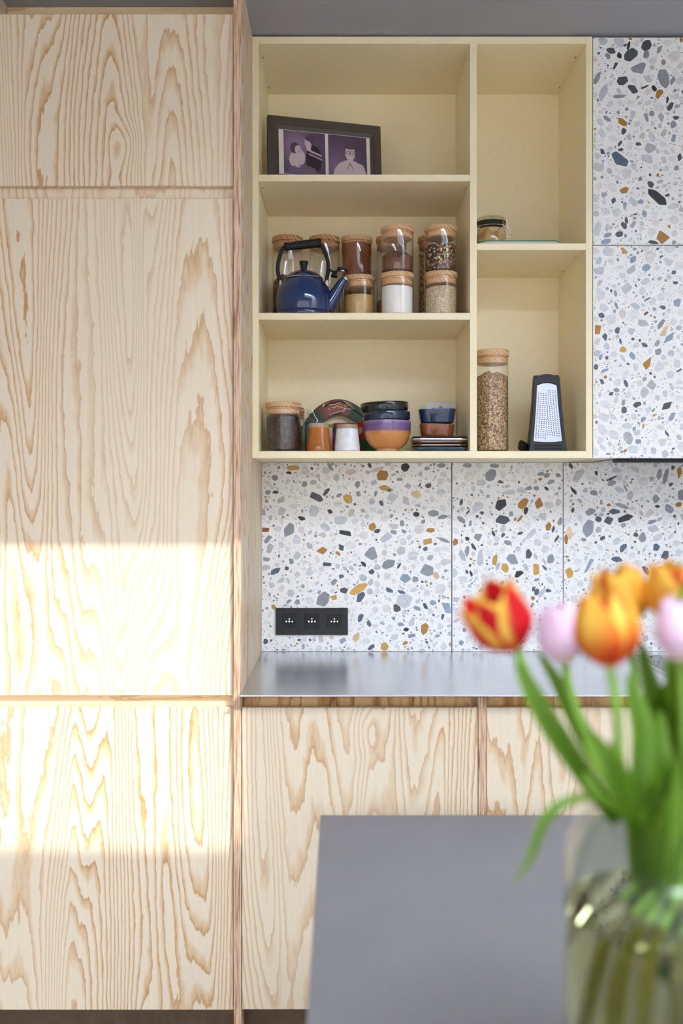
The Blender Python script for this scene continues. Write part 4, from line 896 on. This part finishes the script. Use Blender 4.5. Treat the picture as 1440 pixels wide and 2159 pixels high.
wi.tube(bez([(.041, -.016, hj * .93), (.044, -.014, hj * .84), (.046, -.010, hj * .72)], 5), .0013, 6)
wi.tube(bez([(.042, -.020, hj * .70), (.050, -.018, hj * .60), (.0565, -.014, hj * .46), (.0550, -.010, hj * .43), (.0440, -.008, hj * .45)], 5), .0011, 6)
wi.build('wire_clip', 'steel_bright', cj)

gr = thing('box_grater', (X(1150, 2.67), 2.67, SH5 + .0008), 'black framed grater with a perforated steel face standing by the right wall', 'grater', rotz=R(-4))
HG = Z(789, 2.665) - SH5 - .0008
def gface(z_):                                        # half width, half depth at height
    t = z_ / HG
    return .0535 - .0175 * t - .002 * math.sin(t * 3.1), .046 - .026 * t
def outline(zl, zh, inset, n=10, top=0.0, bot=0.0):
    pts = []
    wl, wh2 = gface(zl)[0] - inset, gface(zh)[0] - inset
    for i in range(n + 1): f_ = -1 + 2 * i / n; pts.append((wl * f_, zl - bot * (1 - f_ * f_)))
    for i in range(1, n): t = i / n; pts.append((gface(zl + (zh - zl) * t)[0] - inset, zl + (zh - zl) * t))
    for i in range(n + 1): f_ = 1 - 2 * i / n; pts.append((wh2 * f_, zh + top * (1 - f_ * f_)))
    for i in range(1, n): t = 1 - i / n; pts.append((-(gface(zl + (zh - zl) * t)[0] - inset), zl + (zh - zl) * t))
    return pts
lean = math.atan((.046 - .020) / HG)
def fy(z_): return -gface(z_)[1]
b = MB(); o1 = outline(.0, HG - .012, 0, 10, .010); i1 = outline(.032, HG - .034, .0095, 10, .007, .003)
ln = len(o1)
vs = [(x_, fy(z_) - .003, z_) for x_, z_ in o1] + [(x_, fy(z_) - .003, z_) for x_, z_ in i1] + [(x_, fy(z_) + .006, z_) for x_, z_ in i1] + [(x_, fy(z_) + .006, z_) for x_, z_ in o1]
fs = [(j * ln + k_, j * ln + (k_ + 1) % ln, ((j + 1) % 4) * ln + (k_ + 1) % ln, ((j + 1) % 4) * ln + k_) for j in range(4) for k_ in range(ln)]
b.add(vs, fs); b.build('front_frame', 'grater_black', gr, bevel=.0012)
fc = MB(); fo = outline(.0325, HG - .0345, .0098, 10, .007, .003)
fc.add([(x_, fy(z_) + .0012, z_) for x_, z_ in fo] + [(x_, fy(z_) + .0022, z_) for x_, z_ in fo], [tuple(range(ln)), tuple(range(2 * ln - 1, ln - 1, -1))] + [(k_, (k_ + 1) % ln, (k_ + 1) % ln + ln, k_ + ln) for k_ in range(ln)])
face = fc.build('steel_face', 'steel_face', gr, smooth=False)
ho = MB()
rows = 25
for r_ in range(rows):
    z0_ = .040 + (HG - .034 - .054) * r_ / (rows - 1)
    w_ = gface(z0_)[0] - .0155
    nc = int(w_ * 2 / .0064)
    for c_ in range(nc + 1):
        x_ = -w_ + 2 * w_ * c_ / nc; z_ = z0_ - x_ * .13 + (r_ % 2) * .0006
        if r_ < 2 and x_ > -.006: continue
        if r_ > rows - 3 and x_ < -.003: continue
        q = .00115
        ho.prism([(x_ - q, z_ - q * 1.1), (x_ + q, z_ - q * 1.1), (x_ + q * .8, z_ + q), (x_ - q * .8, z_ + q)], fy(z_) + .0004, fy(z_) + .0016)
tag(ho.build('grating_teeth', 'hole', face, smooth=False), kind='stuff')
bk_ = MB()
for z_a, z_b in ((0, HG - .004),):
    n2 = 8; rr = []
    for i in range(n2 + 1):
        z_ = z_a + (z_b - z_a) * i / n2; a, d = gface(z_); a -= .001
        rr += [(-a, fy(z_) + .0065, z_), (a, fy(z_) + .0065, z_), (a * .97, d, z_), (-a * .97, d, z_)]
    bk_.add(rr, [(i * 4 + k_, i * 4 + (k_ + 1) % 4, (i + 1) * 4 + (k_ + 1) % 4, (i + 1) * 4 + k_) for i in range(n2) for k_ in range(4)] + [(3, 2, 1, 0), tuple(n2 * 4 + k_ for k_ in range(4))])
bk_.build('body', 'black', gr, bevel=.002)
for z_ in (.009, .018):
    s_ = MB(); s_.box(-.040, .040, fy(z_) - .0042, fy(z_) - .002, z_, z_ + .0045); s_.build('base_slot', 'black_soft', gr, bevel=.001, smooth=False)
kn_ = MB(); kn_.tube(bez([(-.050, .010, .012), (-.060, .008, .018), (-.070, .006, .023), (-.0745, .005, .024)], 5), [.010, .011, .012, .0125, .013, .0135, .014, .0145, .0148, .015, .0152, .0152, .0150, .0145, .0135, .011], 18)
kn_.build('side_handle', 'black', gr)

# ------------------------------------------------------------------ dining table in front
TZ = 0.75
tb = thing('dining_table', (0.41, 1.09, 0), 'dining table with a matt grey top standing in front of the cupboards', 'table')
ty1 = 1.834
MB().box(-0.042, 0.86, 0.35, ty1, TZ - .028, TZ - .0022).build('top_core', 'table_edge', tb, rel=True, bevel=.002, smooth=False)
MB().box(-0.0418, 0.8598, 0.3502, ty1 - .0002, TZ - .002, TZ).build('table_top', 'table', tb, rel=True, bevel=.0015, smooth=False)
for x_ in (0.0, 0.78):
    for y_ in (0.39, 1.76): MB().box(x_ + .0, x_ + .045, y_, y_ + .045, 0, TZ - .0282).build('leg', 'black', tb, rel=True, bevel=.002, smooth=False)
MB().box(.05, .775, 0.40, 0.425, TZ - .09, TZ - .0283).build('apron', 'black', tb, rel=True, smooth=False)
MB().box(.05, .775, 1.77, 1.795, TZ - .09, TZ - .0283).build('apron', 'black', tb, rel=True, smooth=False)

# ------------------------------------------------------------------ vase with water
VC = Vector((0.3237, 0.88, TZ + .0006))
va = thing('vase', VC, 'large clear glass vase full of tulip stems on the table', 'vase')
vr = .1105; VH = .335
vo_ = [(.085, 0), (.100, .003), (.108, .012), (vr, .030), (vr, .255), (.1095, .275), (.1050, .296), (.0970, .313), (.0890, .324), (.0845, .330), (.0850, .334), (.0830, VH)]
vi_ = [(.0812, .333), (.0808, .328), (.0860, .320), (.0940, .309), (.1015, .292), (.1060, .272), (vr - .0035, .25), (vr - .0035, .030), (.103, .018), (.09, .012), (0, .012)]
b = MB(); b.lathe(vo_ + vi_, 72); b.build('glass_wall', 'vase_glass', va)
wm, nt, bb = new_mat('water'); bb.inputs['Base Color'].default_value = (.74, .70, .42, 1); bb.inputs['Roughness'].default_value = 0.0
bb.inputs['IOR'].default_value = 1.33; bb.inputs['Transmission Weight'].default_value = 1.0
WL = .235
b = MB(); b.lathe([(0, .0128), (.0895, .0128), (.1022, .0188), (vr - .0042, .0305), (vr - .0042, WL), (0, WL)], 72); b.build('water', wm, va)

# ------------------------------------------------------------------ tulips
def bez_pts(pts, n=7): return bez(pts, n)
def petal_col(kind, u, s_, odd):
    a = abs(s_)
    if kind == 'pink':
        c_ = Vector(rgb(246, 214, 238)[:3]).lerp(Vector(rgb(250, 234, 248)[:3]), a); c_ = c_.lerp(Vector(rgb(238, 226, 190)[:3]), max(0, 1 - u * 4)); return tuple(c_) + (1,)
    red, yel, org = Vector(rgb(206, 22, 34)[:3]), Vector(rgb(250, 214, 92)[:3]), Vector(rgb(238, 150, 24)[:3])
    if kind == 'red':
        f_ = min(1, max(0, (a - .60 + .45 * max(0, u - .45)) * 4.5)); c_ = red.lerp(yel, f_ * min(1, max(0, (u - .10) * 3)))
    elif kind == 'flame':
        f_ = min(1, max(0, 1.05 - u * 1.9 + .5 * a)); c_ = org.lerp(yel, max(0, 1 - a * 1.1) * min(1, u * 1.6)).lerp(red, f_ * .9)
        if odd and a > .5: c_ = c_.lerp(red, .85)
    else:
        c_ = yel.lerp(org, max(0, .9 - a) * .8)
        if odd and s_ < -.05: c_ = c_.lerp(red, .8)
    c_ = c_.lerp(Vector(rgb(222, 176, 30)[:3]), max(0, 1 - u * 9)); return tuple(c_) + (1,)
def tulip(base, axis, length, rad, kind, opening, path, label, wet_from, leaves=(), ph=0.0, group='tulips in the glass vase'):
    base = Vector(base); axis = Vector(axis).normalized()
    t = thing('tulip', path[-1], label, 'tulip', group)
    side = axis.orthogonal().normalized(); oth = axis.cross(side)
    def rprof(u): 
        if u < .45: return math.sin(min(1, u / .45) * math.pi / 2) ** .75
        return 1 - (1 - opening) * ((u - .45) / .55) ** 1.8
    for k_ in range(6):
        odd = k_ % 2; a0 = ph + k_ * math.pi / 3; rk = rad * (.93 if odd else 1.0); lk = length * (.97 if odd else 1.0)
        def f_(u, v):
            s_ = 2 * v - 1
            wid = (math.sin(math.pi * min(1, .10 + .86 * u)) ** .55) * (1 - .25 * u) * R(62)
            if u > .97: wid *= .35
            a = a0 + s_ * wid; r_ = rk * rprof(u) * (1 - .05 * s_ * s_ + (.06 if odd else 0) * 0) + .0015
            z_ = lk * (u - .05 * s_ * s_ * u)
            p = base + axis * z_ + (side * math.cos(a) + oth * math.sin(a)) * r_
            return p, petal_col(kind, u, s_, odd)
        b = MB(); b.grid(f_, 16, 10); b.build('petal', 'petal', t, rel=True, sharp=80)
    st = bez([base] + [Vector(p) for p in path], 9)
    up = [p for p in st if p.z >= wet_from - .004]; dn = [p for p in st if p.z <= wet_from + .004]
    b = MB(); b.tube(up, .0043, 12); b.build('stem', 'stem', t, rel=True)
    if len(dn) > 2: b = MB(); b.tube(dn, .0050, 12); b.build('wet_stem', 'stem_wet', t, rel=True)
    for lp, wmax, nh in leaves: leaf(t, lp, wmax, nh)
    return t
def leaf(t, pts, wmax, nh):
    c_ = bez([Vector(p) for p in pts], 8); n = len(c_) - 1; nh = Vector(nh)
    g0, g1 = Vector(rgb(62, 104, 4)[:3]), Vector(rgb(142, 182, 48)[:3])
    def f_(u, v):
        i = min(n - 1, int(u * n)); p = c_[i].lerp(c_[i + 1], u * n - i); d = (c_[min(n, i + 1)] - c_[max(0, i - 1)]).normalized()
        sd = d.cross(nh).normalized(); up_ = sd.cross(d)
        s_ = 2 * v - 1; w_ = wmax * (math.sin(math.pi * min(1, .12 + .87 * u)) ** .8)
        q = p + sd * w_ * s_ + up_ * w_ * .35 * s_ * s_
        return q, tuple(g0.lerp(g1, .10 + .75 * abs(s_) * u)) + (1,)
    b = MB(); b.grid(f_, 26, 6); b.build('leaf', 'leaf', t, rel=True, sharp=80)
vx, vy = VC.x, VC.y
nk = TZ + .334; wl_z = TZ + .0006 + WL
def NK(dx, dy, z_=nk): return (vx + dx, vy + dy, z_)
def BT(dx, dy, z_=.025): return (vx + dx, vy + dy, TZ + z_)
tulip(P(1091, 1371, .90), P(1030, 1268, .90) - P(1091, 1371, .90) + Vector((0, -.006, 0)), .069, .0300, 'red', 1.02,
      [P(1112, 1425, .90), P(1180, 1545, .90), P(1265, 1680, .89), NK(-.035, .02, nk - .02), NK(.01, .02, nk - .13), BT(.07, .03)],
      'red tulip with yellow petal edges leaning out furthest left', wl_z, [([P(1300, 1735, .90), P(1235, 1640, .89), P(1160, 1530, .885), P(1110, 1440, .89), P(1088, 1385, .90)], .011, (0, -1, .2))], ph=.5)
tulip(P(1191, 1402, .95), P(1172, 1262, .95) - P(1191, 1402, .95), .066, .0232, 'pink', .55,
      [P(1205, 1470, .95), P(1250, 1580, .94), P(1310, 1690, .93), NK(-.015, .04, nk - .02), NK(.02, .035, nk - .14), BT(.06, -.02)],
      'pale pink tulip between the red and the orange tulip', wl_z, [([P(1330, 1730, .95), P(1285, 1640, .96), P(1225, 1540, .97), P(1175, 1440, .98), P(1130, 1370, .99)], .010, (0, -1, 0))], ph=.2)
tulip(P(1286, 1408, .85), P(1268, 1250, .85) - P(1286, 1408, .85), .0715, .0305, 'flame', .60,
      [P(1300, 1500, .85), P(1310, 1620, .86), P(1335, 1710, .87), NK(-.02, -.005, nk - .02), NK(-.03, -.02, nk - .14), BT(-.055, -.03)],
      'large orange and red flamed tulip in the middle of the bouquet', wl_z, [([P(1330, 1740, .86), P(1345, 1640, .85), P(1350, 1540, .86), P(1335, 1470, .87), P(1325, 1420, .88)], .012, (.2, -1, 0))], ph=1.05)
tulip(P(1322, 1322, .97), P(1296, 1195, .97) - P(1322, 1322, .97), .066, .0290, 'yellow', .75,
      [P(1338, 1420, .97), P(1350, 1560, .95), P(1360, 1690, .93), NK(-.005, .03, nk - .02), NK(-.04, .03, nk - .13), BT(-.075, .02)],
      'yellow and orange tulip behind the large flamed tulip', wl_z, [([P(1345, 1740, .94), P(1395, 1640, .95), P(1390, 1520, .96), P(1365, 1420, .97), P(1350, 1350, .98)], .011, (-.3, -1, 0))], ph=.1)
tulip(P(1432, 1322, .94), P(1425, 1195, .94) - P(1432, 1322, .94), .068, .0310, 'yellow', .9,
      [P(1432, 1430, .94), P(1425, 1580, .93), P(1415, 1700, .91), NK(.01, .02, nk - .02), NK(.01, -.01, nk - .13), BT(.0, -.07)],
      'yellow and red tulip at the right edge above the pink one', wl_z, [([P(1400, 1740, .90), P(1425, 1640, .89), P(1440, 1520, .89), P(1420, 1440, .90), P(1402, 1390, .91)], .013, (0, -1, 0)), ([P(1420, 1740, .88), P(1400, 1650, .86), P(1385, 1580, .86), P(1392, 1500, .87)], .014, (.2, -1, 0))], ph=.7)
tulip(P(1436, 1398, .87), P(1430, 1262, .87) - P(1436, 1398, .87), .064, .0225, 'pink', .55,
      [P(1440, 1480, .87), P(1442, 1600, .875), P(1435, 1700, .88), NK(.015, -.01, nk - .02), NK(.05, -.02, nk - .13), BT(-.02, .07)],
      'pale pink tulip at the right edge of the picture', wl_z, [([P(1315, 1715, .86), P(1262, 1688, .83), P(1200, 1690, .81), P(1150, 1730, .80), P(1118, 1810, .80), P(1082, 1868, .80)], .0055, (0, -.5, 1)), ([P(1330, 1730, .84), P(1300, 1640, .82), P(1268, 1590, .82), P(1240, 1540, .83)], .013, (-.3, -1, .1))], ph=.9)

OUT = 'tulip with its head out of the picture to the right, stem and leaves showing'
rs = random.Random(4)
for i, (hx, hy, hd, nx, ny, bx2, by2) in enumerate(((1530, 1290, .92, .035, .02, -.07, -.05), (1580, 1360, .86, .045, -.01, -.085, -.02), (1510, 1240, .99, .02, .045, -.05, -.06), (1640, 1400, .93, .055, .02, -.06, -.075), (1560, 1460, .80, .03, -.045, -.03, -.085), (1490, 1300, 1.02, .0, .055, .03, -.08), (1700, 1330, .95, .06, .01, -.088, .035), (1620, 1250, 1.0, .05, .03, -.02, -.095), (1600, 1480, .84, .06, -.02, -.075, -.045))):
    hb_ = P(hx, hy, hd)
    tulip(hb_, (rs.uniform(-.1, .4), rs.uniform(-.1, .1), 1), .066, .027, ('red', 'pink', 'yellow')[i % 3], .7,
          [hb_ + Vector((-.012, 0, -.05)), (Vector(NK(nx, ny)) + hb_) / 2 + Vector((.0, 0, .02)), NK(nx * .8, ny * .8, nk - .01), NK(bx2 * .75, by2 * .75 + .01, nk - .13), BT(bx2, by2)], OUT, wl_z,
          [([NK(nx * .6, ny * .6, nk - .02), NK(nx - .02, ny - .01, nk + .07), NK(nx - .035 + .02 * i, ny - .015, nk + .16), NK(nx - .02 + .02 * i, ny, nk + .22)], .012, (.1, -1, 0)),
           ([NK(nx * .5, ny * .5 - .01, nk - .16), NK(nx * .3 - .03, ny * .5, nk - .10), NK(nx * .2 - .04, ny - .03, nk - .02), NK(nx - .06, ny - .03, nk + .06)], .007, (0, -1, 0))], ph=i * .4, group='tulips cut off by the right edge')
